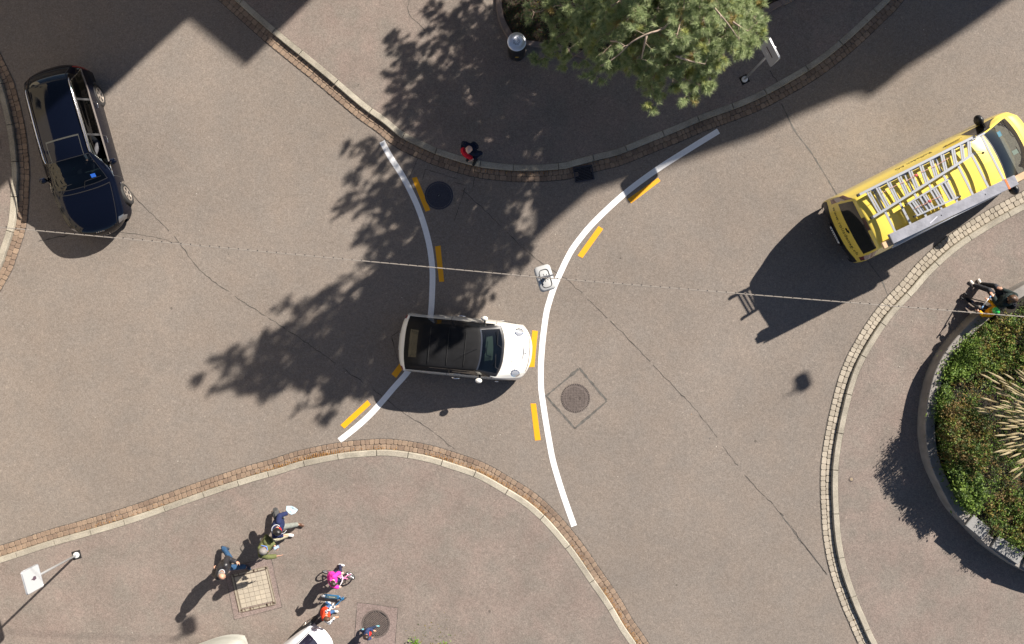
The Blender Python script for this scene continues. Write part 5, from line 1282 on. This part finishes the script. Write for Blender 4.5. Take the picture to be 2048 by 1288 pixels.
    mb.tube([hd + HR @ V(0, .082, .02)*hr, hd + HR @ V(0, .108, -.022)*hr, hd + HR @ V(0, .09, -.034)*hr], [.008*hr, .016*hr, .012*hr], 8)
    for sd in (1, -1): mb.ball(hd + HR @ V(sd*.076, -.005, -.01)*hr, (.010*hr, .022*hr, .032*hr), HR, 10, 8)
    for sd in (1, -1):
        e, w = arm[sd]; hand(mb, w, Vector(pose.get('rh' if sd > 0 else 'lh', (w - e))), Vector(pose.get('rp' if sd > 0 else 'lp', (-sd*.8, .2, -.5))), s*(1.08), pose.get('rc' if sd > 0 else 'lc', .45))
        k, a = leg[sd]; fd = Vector(pose.get('rf' if sd > 0 else 'lf', (0, 1, 0))); mb.tube([a, a + fd*.05*s - V(0,0,.03*s), a + fd*.14*s - V(0,0,.045*s)], [.036*s, .036*s, .03*s], 8)
    fuse(mb, 'body', wear.get('skin', M_skin), root, .0085 if h > 1.4 else .007, 2)
    mb = MB()
    for sd in (1, -1): mb.ball(hd + HR @ V(sd*.031, .079, .012)*hr, .011*hr, None, 8, 6, 0)
    mb.build('eyes', mat('eye_dark', (.03, .02, .015), .2), root, True)
    mb = MB(); mb.ball(hd + HR @ V(0, .082, -.062)*hr, (.022*hr, .008*hr, .006*hr), HR, 8, 6); mb.build('lips', mat('lip_red', (.35, .10, .08), .5), root, True)
    # clothes
    T = wear['top']; mb = MB(); torso2(mb, .042 + wear.get('bulk', 0)); arms(mb, .026 + wear.get('bulk', 0) * .6, .97)
    if 'hood' in wear: mb.tube([ch + V(0,0,.035*s) - fw*.06*s - ax*.09*s, ch + V(0,0,.05*s) - fw*.12*s, ch + V(0,0,.035*s) - fw*.06*s + ax*.09*s], .045*s, 10)
    if wear.get('sleeves'):
        mb = MB(); torso2(mb, .035 + wear.get('bulk', 0)); fuse(mb, wear.get('topname', 'vest'), T, root, .012*max(s, .7), 3, .006)
        mb = MB(); arms(mb, .022, .95); fuse(mb, 'shirt_sleeves', wear['sleeves'], root, .011*max(s,.7), 2, .003)
    else: fuse(mb, wear.get('topname', 'jacket'), T, root, .016*max(s, .7), 2, .008)
    if 'front' in wear:   # shirt showing in the open jacket
        mb = MB(); mb.tube([hip + fw*.12*s - up*.05*s, hip.lerp(ch, .5) + fw*.15*s, ch + fw*.11*s - up*.03*s], [.10*s, .13*s, .10*s], 12, ell=[.8]*3, flat=fw); 
        for v in range(len(mb.v)): pass
        fuse(mb, 'shirt', wear['front'], root, .012*s, 3)
    mb = MB(); mb.tube([hip - up*.10*s, hip, hip + up*.06*s], [.13*s, .155*s, .145*s], 14, ell=[.8, .72, .7], flat=fw); legs(mb, .022, .97, .010); fuse(mb, 'trousers', wear['legs'], root, .016*max(s, .7), 2, .006)
    for sd in (1, -1):
        k, a = leg[sd]; fd = Vector(pose.get('rf' if sd > 0 else 'lf', (0, 1, 0))).normalized(); zz = V(0, 0, 1) if abs(fd.z) < .8 else V(0, -1, 0); b = a - zz*.035*s
        mb = MB(); mb.tube([b - fd*.075*s, b - fd*.05*s, b + fd*.03*s, b + fd*.12*s, b + fd*.175*s, b + fd*.19*s], [.018*s, .043*s, .044*s, .050*s, .040*s, .015*s], 12, ell=[.9, 1, .95, .72, .6, .6], flat=zz)
        mb.tube([b + zz*.0, b + zz*.05*s], [.044*s, .042*s], 10); fuse(mb, 'shoe', wear['shoe'], root, .012, 1)
    if wear.get('hair'):
        mb = MB(); st_ = wear.get('style', 'short'); n, m = 22, 14
        g = mb.ball((0, 0, 0), (1, 1, 1), None, n, m); keep = []
        def ok(p):
            if st_ == 'fringe': return p.z < .25 and p.z > -.55 and p.y < .35
            if p.z > .30: return True
            return p.y < (.25 if p.z > -.1 else .05) and p.z > (-.62 if st_ != 'long' else -1.1)
        vv = [Vector(p) for p in mb.v]; fs = [f for f in mb.f if ok(sum((vv[i] for i in f), Vector()) / len(f))]
        out = MB(); sc = 1.13 if st_ != 'fringe' else 1.07
        vs = []
        for p in vv:
            q = HR @ V(p.x*.073*sc, p.y*.090*sc - .006, p.z*.112*sc + .004) * hr; q *= 1 + .05 * noise.noise(q * 60); vs.append(hd + q)
        out.add(vs, fs)
        if st_ == 'long':
            for k in range(14):
                a = -math.pi + math.pi * (k + .5) / 14; r = V(math.cos(a)*.078, math.sin(a)*.09, 0)*hr; out.tube([hd + HR @ r*1.0 + V(0,0,.03*hr), hd + HR @ (r*1.12) - V(0,0,.08*hr), hd + HR @ (r*1.25) - V(0,0,.24*hr)], [.026*hr, .028*hr, .010*hr], 6)
        if st_ == 'tail': out.tube([hd + HR @ V(0,-.09,.03)*hr, hd + HR @ V(0,-.14,-.02)*hr, hd + HR @ V(0,-.13,-.14)*hr], [.02*hr, .03*hr, .01*hr], 8)
        hn = out.build('hair', wear['hair'], root, True); sd_ = hn.modifiers.new('t', 'SOLIDIFY'); sd_.thickness = .006; sd_.offset = 1
    return root, dict(hd=hd, HR=HR, ch=ch, hip=hip, s=s, fw=fw, ax=ax, up=up, hr=hr, S=S, arm=arm)
def cloth(name, c, var=.15): return mat(name, c, .85, noise_scale=12, var=var, spec=.2)
H_grey = mat('hair_grey', (.20, .185, .17), .7, noise_scale=60, var=.4); H_black = mat('hair_black', (.012, .010, .010), .45); H_brown = mat('hair_brown', (.085, .042, .022), .5, noise_scale=60, var=.4)
walkR = dict(rl=[(.09, .17, .50), (.09, .33, .09)], ll=[(-.09, -.02, .50), (-.09, -.36, .16)], lf=(0, .8, -.5), hip=(0, 0, .90))
def pose(base, **k): d = dict(base); d.update(k); return d
# man in red and navy on the kerb
r, q = person('elderly bald man in red top and open navy jacket standing on the upper kerb', (946, 315), (-.42, .90), 1.70,
    dict(hip=(0, 0, .93), chest=(0, .03, 1.38), head=(0, .10, 1.61), nod=.45, look=.2, ra=[(.27, -.08, 1.12), (.26, .08, .90)], la=[(-.28, -.02, 1.13), (-.16, .20, 1.05)], lp=(1, 0, 0), rl=[(.10, .03, .50), (.10, .03, .09)], ll=[(-.11, .08, .50), (-.12, .06, .09)], twist=-.35),
    dict(top=cloth('navy_coat', (.006, .012, .032)), front=cloth('red_shirt', (.50, .012, .03)), legs=cloth('black_trousers', (.015, .015, .018)), shoe=mat('black_shoe', (.012, .012, .012), .4), hair=None, skin=M_skin_pale, bulk=-.005), KH)
mb = MB(); c = q['hip'].lerp(q['ch'], .5) + q['fw'] * .10
mb.tube([q['hip'] + q['fw']*.13 - q['up']*.12, q['hip'].lerp(q['ch'], .5) + q['fw']*.15 + q['ax']*.03, q['ch'] + q['fw']*.12 - q['up']*.04], [.17, .19, .16], 14, ell=[.62]*3, flat=q['fw']); fuse(mb, 'red_jumper', MATS['red_shirt'], r, .012, 3, .004)
mb = MB(); mb.tube([q['ch'] - q['fw']*.12 + V(0, 0, .02), q['hip'].lerp(q['ch'], .55) - q['fw']*.17], [.10, .13], 12, ell=[.6, .6], flat=q['fw']); fuse(mb, 'coat_hood', MATS['navy_coat'], r, .012, 3)
# man with a paper
r2, q2 = person('man in navy hooded jacket with red scarf holding a pale blue paper, walking', (575, 1033), (.97, .24), 1.76,
    pose(walkR, chest=(0, .08, 1.36), head=(0, .16, 1.60), la=[(-.30, .02, 1.16), (-.38, .18, .98)], ra=[(.27, .02, 1.12), (.24, .22, .98)], lc=.8, rl=[(.09, .19, .50), (.10, .36, .09)], nod=.5),
    dict(top=cloth('navy_jacket', (.018, .025, .075)), legs=cloth('grey_trousers', (.20, .21, .19)), shoe=mat('brown_shoe', (.10, .05, .03), .4), hair=H_black, hood=1, bulk=.012), KH)
mb = MB(); c = q2['ch']; mb.tube([c + V(0,0,.06) + V(math.cos(a)*.125, math.sin(a)*.105 - .01, -.035*math.sin(a)) for a in np.linspace(math.pi*.75, math.pi*2.0, 14)], .012, 6); mb.build('hood_lining', cloth('pale_lining', (.45, .47, .50)), r2, True)
mb = MB(); mb.tube([c + V(-.06, .07, .06), c + V(0, .12, .04), c + V(.06, .07, .06)], .035, 8); fuse(mb, 'scarf', cloth('red_scarf', (.65, .02, .02)), r2, .01)
mb = MB(); mb.tube([c + V(.13, .09, .04), c + V(.10, .19, -.15), c + V(.08, .19, -.38)], .008, 5); mb.build('zip_trim', MATS['pale_lining'], r2)
# paper he holds
pw = r2.matrix_basis @ (q2['arm'][-1][1]) 
t = empty('paper_sheet', pw + Vector((.12, .09, .02)), .15, 'crumpled pale blue paper held in the hand of the man in navy', 'paper')
mb = MB(); n = 10; out_ = [(-.15, .02), (-.12, .13), (.02, .11), (.10, .06), (.17, -.02), (.09, -.10), (-.02, -.13), (-.08, -.08)]
for i in range(n + 1):
    for k in range(len(out_)):
        f = i / n; x, y = out_[k][0] * f, out_[k][1] * f; mb.v.append((x, y, .022 * noise.noise(Vector((x*14, y*14, 2))) + .03 * abs(x)))
m_ = len(out_)
for i in range(n):
    for k in range(m_): mb.f.append((i*m_+k, i*m_+(k+1) % m_, (i+1)*m_+(k+1) % m_, (i+1)*m_+k)); mb.m.append(0)
mb.build('sheet', mat('paper_blue', (.52, .68, .76), .7, noise_scale=25, var=.12), t)
t = empty('shoulder_bag', r2.matrix_basis @ V(-.26, -.12, .98), .4, 'dark grey bag hanging behind the arm of the man in navy', 'bag')
mb = MB(); mb.tube([(0, -.12, -.1), (0, -.10, -.13), (0, .10, -.13), (0, .12, -.1)], [.08]*4, 10); mb.tube([(0, -.11, .05), (0, .11, .05)], [.075, .075], 10, ell=[.7, .7]); fuse(mb, 'bag_body', cloth('bag_grey', (.07, .07, .07)), t, .012, 3, .006)
mb = MB(); mb.tube([(0, -.11, .08), (.02, -.05, .22), (.05, .06, .25), (.02, .11, .08)], .01, 6); mb.build('strap', M_black, t)
# man in olive
r3, q3 = person('grey haired man in olive jacket and beige trousers walking beside the man in navy', (553, 1071), (.98, .10), 1.74,
    pose(walkR, chest=(0, .04, 1.40), head=(0, .10, 1.64), ra=[(.29, .10, 1.15), (.26, .34, 1.06)], la=[(-.26, .02, 1.13), (-.04, .26, 1.14)], rc=.3, lc=.7, lp=(.2, .2, -1), twist=-.25, ll=[(-.09, .20, .50), (-.09, .34, .09)], rl=[(.09, -.02, .50), (.09, -.34, .15)], lf=(0, 1, 0), rf=(0, .8, -.5)),
    dict(top=cloth('olive_jacket', (.115, .125, .05)), legs=cloth('beige_trousers', (.40, .37, .26)), shoe=mat('white_shoe', (.72, .72, .72), .5), hair=H_grey, hood=1, bulk=.012), KH)
mb = MB(); c = q3['ch']; mb.tube([c + V(-.10, -.06, .07), c + V(-.08, .09, .05), c + V(.03, .12, .03), c + V(.10, .06, .05)], .014, 6); mb.build('neck_strap', mat('strap_blue', (.12, .22, .60), .5), r3, True)
pc = r3.matrix_basis @ V(-.01, .33, 1.17)
t = empty('phone', pc, .5, 'small pale blue phone held at the chest of the man in olive', 'phone')
mb = MB(); mb.box((0, 0, 0), (.15, .08, .010)); o = mb.build('case', mat('phone_case', (.10, .22, .42), .4), t); mb = MB(); mb.box((0, 0, .007), (.135, .068, .003)); mb.build('screen', mat('phone_screen', (.45, .55, .65), .1), t)
# man in black jacket
r4, q4 = person('balding man in black jacket and blue jeans striding past the tiled access cover', (472, 1112), (.86, .50), 1.75,
    pose(walkR, chest=(0, .08, 1.38), head=(0, .17, 1.61), la=[(-.29, -.02, 1.14), (-.27, .22, .98)], ra=[(.27, -.10, 1.13), (.24, -.18, .90)], nod=.55, rl=[(.06, .20, .50), (.06, .40, .09)], ll=[(-.10, -.04, .50), (-.12, -.40, .17)], lc=.9, look=-.2),
    dict(top=mat('black_leather', (.022, .021, .024), .42, noise_scale=12, var=.2), legs=cloth('blue_jeans', (.030, .075, .15), .3), shoe=mat('dark_shoe', (.02, .035, .06), .5), hair=H_grey, style='fringe', bulk=.014), KH)
mb = MB(); c = q4['ch']; mb.tube([c + V(math.cos(a)*.085, math.sin(a)*.075 + .02, .065) for a in np.linspace(0, 2*math.pi, 16)], .013, 6); mb.build('shirt_collar', MATS['pale_lining'], r4, True)
# girl on a pink balance bike
def local_wheel(parent, x, r, w=.035, yaw=0, tilt=0, m=M_rubber, nsp=10, rimm=None):
    t = bpy.data.objects.new('wheel', None); COL.objects.link(t); t.parent = parent; t.location = (x, 0, r); t.rotation_euler = (tilt, 0, yaw)
    mb = MB(); mb.tube([(math.cos(a)*(r - w/2), 0, math.sin(a)*(r - w/2)) for a in np.linspace(0, 2*math.pi, 29)], w/2, 8, cap=False); mb.build('tyre', m, t, True)
    mb = MB(); mb.tube([(math.cos(a)*(r - w), 0, math.sin(a)*(r - w)) for a in np.linspace(0, 2*math.pi, 25)], .006, 5, cap=False)
    for k in range(nsp): a = 2*math.pi*k/nsp; mb.tube([(0, 0, 0), (math.cos(a)*(r-w), 0, math.sin(a)*(r-w))], .004, 4)
    mb.tube([(0, -.03, 0), (0, .03, 0)], .02, 8); mb.build('rim', rimm or M_alu, t); return t
M_pink = mat('pink_frame', (.80, .20, .42), .3, coat=.6)
hb = math.atan2(-.156, .987)
bike = empty('childs_bike', G(681, 1143, KH - .006), hb, 'small pink bicycle ridden by the girl in the pink jacket', 'bicycle')
local_wheel(bike, .33, .155, yaw=-.45, tilt=.2); local_wheel(bike, -.33, .155)
mb = MB(); mb.tube([(-.33, .04, .16), (-.10, 0, .36), (.20, 0, .47)], .014, 8); mb.tube([(-.33, -.04, .16), (-.10, 0, .36)], .012, 8); mb.tube([(.20, 0, .45), (-.02, 0, .20), (-.33, 0.02, .16)], .018, 8); mb.tube([(-.10, 0, .36), (-.13, 0, .44)], .012, 8)
mb.tube([(.19, 0, .60), (.22, 0, .44), (.26, .05, .33), (.34, .055, .16)], .013, 8); mb.tube([(.22, 0, .44), (.26, -.05, .33), (.34, -.055, .16)], .013, 8); mb.build('frame', M_pink, bike, True)
mb = MB(); mb.tube([(-.22, 0, .46), (-.13, 0, .47), (-.03, 0, .46)], [.06, .055, .022], 10, ell=[.4]*3, flat=(0,0,1)); mb.build('saddle', M_black, bike, True)
mb = MB(); mb.tube([(.13, .20, .66), (.17, .12, .66), (.19, .05, .62), (.19, -.05, .62), (.17, -.12, .66), (.13, -.20, .66)], .011, 8); hb_ = mb.build('handlebar', mat('white_bar', (.78, .78, .80), .3), bike, True)
for s in (1, -1): mb = MB(); mb.tube([(.14, s*.17, .66), (.12, s*.225, .66)], .015, 8); mb.build('grip', M_black, hb_, True)
kb = bike.matrix_basis
def from_bike(p): return p
k = 1.75 / 1.22
r5, q5 = person('girl in bright pink jacket with white headband sitting on the pink bicycle', None, (.987, .156), 1.22,
    dict(kid=1.22, hip=(0, -.14*k, .50*k), chest=(0, -.02*k, .86*k), head=(0, .03*k, 1.08*k), sw=.165, nod=.5, look=-.4, ra=[(.20*k, .08*k, .74*k), (.185*k, .12*k, .685*k)], la=[(-.21*k, .08*k, .76*k), (-.185*k, .12*k, .685*k)], rh=(.2, .8, -.4), lh=(-.2, .8, -.4), rp=(0, 0, -1), lp=(0, 0, -1), rc=1.1, lc=1.1,
         rl=[(.12*k, .08*k, .36*k), (.14*k, -.02*k, .07*k)], ll=[(-.14*k, .06*k, .36*k), (-.23*k, -.02*k, .07*k)]),
    dict(top=cloth('pink_jacket', (.80, .04, .36)), legs=cloth('navy_leggings', (.02, .022, .05)), shoe=MATS['white_shoe'], hair=H_brown if False else mat('hair_dark_brown', (.03, .016, .012), .5), style='tail', bulk=.02, skin=M_skin_pale), base=G(681, 1143, KH))
mb = MB(); mb.tube([q5['hd'] + q5['HR'] @ V(math.cos(a)*.082, .012, math.sin(a)*.122) * q5['hr'] for a in np.linspace(.1, math.pi - .1, 14)], .010*q5['hr'], 6); mb.build('headband', MATS['pale_lining'], r5, True)
# scooter and boy
hb = math.atan2(-.10, .99)
sc = empty('kick_scooter', G(668, 1189.5, KH - .006), hb, 'blue kick scooter held by the boy in the orange vest', 'scooter')
M_bl = mat('scooter_blue', (.015, .11, .24), .35, coat=.6)
mb = MB(); mb.tube([(-.24, 0, .10), (-.20, 0, .10), (.16, 0, .10), (.23, 0, .12)], [.035, .062, .062, .035], 10, ell=[.35]*4, flat=(0,0,1)); mb.tube([(.20, 0, .11), (.29, 0, .19)], .024, 8); mb.build('deck', M_bl, sc, True)
mb = MB(); mb.box((-.02, 0, .124), (.30, .075, .004)); o = mb.build('grip_tape', mat('grip_tape', (.05, .09, .10), .9), sc)
mb = MB()
for i in range(5): mb.box((-.08 + i*.035, 0, .128), (.020, .022, .003))
mb.build('deck_marks', mat('deck_mark', (.42, .40, .33), .7), o)
mb = MB(); mb.tube([(.31, 0, .16), (.20, -.07, .50), (.10, -.13, .80)], .016, 8); mb.tube([(.29, .05, .16), (.33, 0, .16), (.29, -.05, .16)], .02, 8); mb.build('steering_tube', M_bl, sc, True)
mb = MB(); mb.tube([(.155, .055, .82), (.10, -.13, .80), (.05, -.31, .79)], .014, 8); mb.build('handlebar', M_alu, sc, True)
for y in (.055, -.055): local_wheel(sc, .33, .06, .03, nsp=5); break
w_ = local_wheel(sc, -.27, .06, .03, nsp=5)
mb = MB(); mb.tube([(-.34, 0, .10), (-.28, 0, .135), (-.20, 0, .12)], [.02, .03, .03], 8, ell=[.3]*3, flat=(0,0,1)); mb.build('rear_brake', M_alu, sc, True)
k = 1.75 / 1.22
M_check = mat('check_cloth', (.6, .6, .6), .8); N = M_check.node_tree.nodes; ck = N.new('ShaderNodeTexChecker'); ck.inputs['Scale'].default_value = 19; ck.inputs['Color1'].default_value = (.012, .014, .03, 1); ck.inputs['Color2'].default_value = (.72, .72, .72, 1)
tc = N.new('ShaderNodeTexCoord'); M_check.node_tree.links.new(tc.outputs['Object'], ck.inputs['Vector']); M_check.node_tree.links.new(ck.outputs['Color'], N['Principled BSDF'].inputs['Base Color'])
person('boy in orange red vest with checkered sleeves leaning over the blue scooter', (664, 1209), (.98, .12), 1.22,
    dict(kid=1.2, hip=(0, -.06*k, .60*k), chest=(0, .04*k, .92*k), head=(0, .10*k, 1.12*k), sw=.165, nod=.7, look=.2, la=[(-.20*k, .12*k, .80*k), (-.24*k, .24*k, .76*k)], ra=[(.21*k, .14*k, .82*k), (.05*k, .26*k, .76*k)], lh=(-.1, .9, -.2), rh=(-.1, .9, -.2), lp=(0, 0, -1), rp=(0, 0, -1), lc=1.0, rc=1.0,
         ll=[(-.10*k, .02*k, .34*k), (-.09*k, -.14*k, .07*k)], rl=[(.08*k, .05*k, .34*k), (.13*k, .10*k, .07*k)]),
    dict(top=cloth('orange_vest', (.75, .06, .02)), sleeves=M_check, legs=cloth('kid_jeans', (.05, .12, .26), .3), shoe=MATS['white_shoe'], hair=H_brown, bulk=.03), KH)
k = 1.75 / .92
person('toddler in navy jacket with red front stepping across the ribbed cover', (740, 1252), (1, -.05), .92,
    dict(kid=1.5, hip=(0, 0, .40*k), chest=(0, .02*k, .64*k), head=(0, .03*k, .80*k), sw=.15, nod=.4, la=[(-.13*k, .06*k, .55*k), (-.08*k, .20*k, .52*k)], ra=[(.15*k, .03*k, .53*k), (.15*k, .12*k, .46*k)],
         ll=[(-.06*k, .10*k, .26*k), (-.03*k, .20*k, .05*k)], rl=[(.06*k, -.10*k, .24*k), (.04*k, -.24*k, .08*k)], rf=(0, .8, -.5)),
    dict(top=cloth('toddler_navy', (.03, .045, .11)), legs=cloth('toddler_trousers', (.02, .03, .06)), shoe=mat('teal_shoe', (.14, .42, .48), .5), hair=MATS['hair_dark_brown'], front=cloth('toddler_red', (.70, .03, .02)), bulk=.02), KH)
# seated pair on the planter wall
person('woman with long brown hair in dark clothes sitting on the planter wall', None, (-.58, -.81), 1.68,
    dict(hip=(0, -.02, .72), chest=(0, .02, 1.17), head=(-.04, .06, 1.41), nod=.5, look=.6, ra=[(.24, .06, .95), (.14, .28, .84)], la=[(-.26, .02, .93), (-.18, .26, .82)], rp=(0, 0, -1), lp=(0, 0, -1),
         rl=[(.10, .44, .70), (.07, .56, .09)], ll=[(-.10, .44, .66), (-.12, .66, .09)], lf=(-.1, 1, .25), rf=(.1, 1, .25)),
    dict(top=cloth('dark_green_coat', (.022, .032, .032)), legs=cloth('charcoal_trousers', (.035, .036, .042)), shoe=mat('pale_trainer', (.62, .58, .52), .6), hair=H_brown, style='long', bulk=.018), base=G(1975, 602, 0) + V(0, 0, .06))
t = empty('backpack', G(1990, 610, .66), .6, 'black backpack standing on the wall behind the seated woman', 'backpack')
mb = MB(); mb.tube([(0, 0, -.02), (0, 0, .05), (0, 0, .25), (0, 0, .34)], [.11, .15, .14, .06], 12, ell=[.7]*4); fuse(mb, 'bag_body', cloth('bag_black', (.012, .013, .02)), t, .012, 3, .012)
mb = MB(); mb.tube([(-.05, 0, .34), (0, 0, .40), (.05, 0, .34)], .010, 6); mb.tube([(.08, .09, .28), (.1, .16, .15), (.08, .1, .02)], .014, 6); mb.build('strap', M_black, t)
k = 1.75 / 1.15
r9, q9 = person('child in yellow jacket and green helmet sitting on the planter wall', None, (-.80, -.60), 1.15,
    dict(kid=1.22, hip=(0, -.04*k, .66*k), chest=(0, .02*k, .95*k), head=(0, .03*k, 1.15*k), sw=.165, nod=.45, look=-.3, ra=[(.22*k, .08*k, .84*k), (.22*k, .24*k, .80*k)], la=[(-.20*k, .10*k, .82*k), (-.18*k, .26*k, .80*k)], rh=(.1, .9, -.2), lh=(-.1, .9, -.2), rp=(0, 0, -1), lp=(0, 0, -1), rc=1, lc=1,
         rl=[(.09*k, .24*k, .62*k), (.10*k, .28*k, .32*k)], ll=[(-.09*k, .24*k, .60*k), (-.10*k, .30*k, .30*k)], rf=(0, 1, -.2), lf=(0, 1, -.2)),
    dict(top=cloth('yellow_jacket', (.78, .36, .012)), legs=cloth('grey_joggers', (.045, .046, .06)), shoe=mat('dark_blue_shoe', (.02, .03, .07), .5), hair=MATS['hair_dark_brown'], bulk=.022), base=G(1951, 624, 0))
mb = MB(); hd, HR, hr = q9['hd'], q9['HR'], q9['hr']; mb.ball((0, 0, 0), (.102*hr, .122*hr, .125*hr), None, 24, 16)
vv = [Vector(p) for p in mb.v]; fs = [f for f in mb.f if sum((vv[i] for i in f), Vector()).z / len(f) > -.012*hr]
hm = MB(); hm.add([hd + HR @ p for p in vv], fs); ho = hm.build('helmet', mat('helmet_green', (.05, .62, .10), .22, coat=.8), r9, True); sd_ = ho.modifiers.new('t', 'SOLIDIFY'); sd_.thickness = .012; sd_.offset = 1
mb = MB()
for a, b_ in ((.5, .2), (-.5, .2), (.5, -.5), (-.5, -.5), (0, -.1), (.25, .6), (-.25, .6)):
    p = Vector((a, b_, 0)); p.z = math.sqrt(max(.05, 1 - a*a - b_*b_)); mb.ball(hd + HR @ V(p.x*.108*hr, p.y*.128*hr, p.z*.131*hr), (.008*hr, .022*hr, .008*hr), HR, 8, 6)
mb.build('helmet_vents', M_hole, ho)
hb = math.atan2(.60, -.80)
sc = empty('childs_scooter', G(1936, 604, KH - .006), hb, 'small dark scooter held upright by the child in yellow', 'scooter')
mb = MB(); mb.tube([(-.24, 0, .09), (-.2, 0, .09), (.16, 0, .09), (.22, 0, .12)], [.03, .06, .06, .03], 10, ell=[.35]*4, flat=(0,0,1)); mb.build('deck', M_black, sc, True)
mb = MB(); mb.tube([(.24, 0, .10), (.10, 0, .45), (-.04, 0, .80)], .016, 8); mb.build('steering_tube', M_black, sc, True)
mb = MB(); mb.tube([(-.05, .21, .81), (-.04, 0, .81), (-.05, -.21, .81)], .014, 8); ho = mb.build('handlebar', M_alu, sc, True)
for s in (1, -1): mb = MB(); mb.tube([(-.05, s*.13, .81), (-.05, s*.22, .81)], .019, 8); mb.build('grip', mat('grip_blue', (.12, .25, .45), .5), ho, True)
for y in (.05, -.05):
    w_ = local_wheel(sc, .26, .06, .035, nsp=5); w_.location.y = y*1.6
local_wheel(sc, -.26, .05, .035, nsp=5)
# driver of the black car
rd = bpy.data.objects
person('driver in a grey sleeve at the open window of the black estate car', None, (math.cos(math.radians(-74.4)), math.sin(math.radians(74.4))), 1.75,
    dict(hip=(0, -.10, .50), chest=(0, -.22, .92), head=(0, -.20, 1.14), nod=.1, ra=[(.24, .02, .72), (.10, .36, .86)], la=[(-.30, -.05, .78), (-.12, .34, .88)], rh=(0, .6, .5), lh=(0, .6, .5), rp=(0, 0, -1), lp=(0, 0, -1), rc=1.1, lc=1.1,
         rl=[(.12, .38, .58), (.12, .66, .36)], ll=[(-.12, .38, .58), (-.12, .66, .36)]),
    dict(top=cloth('driver_grey', (.10, .10, .11)), legs=cloth('driver_trousers', (.03, .03, .035)), shoe=MATS['black_shoe'], hair=H_grey, bulk=.005), base=audi_root.matrix_basis @ V(.05, .37, .0))

bpy.data.scenes.remove(TMP)
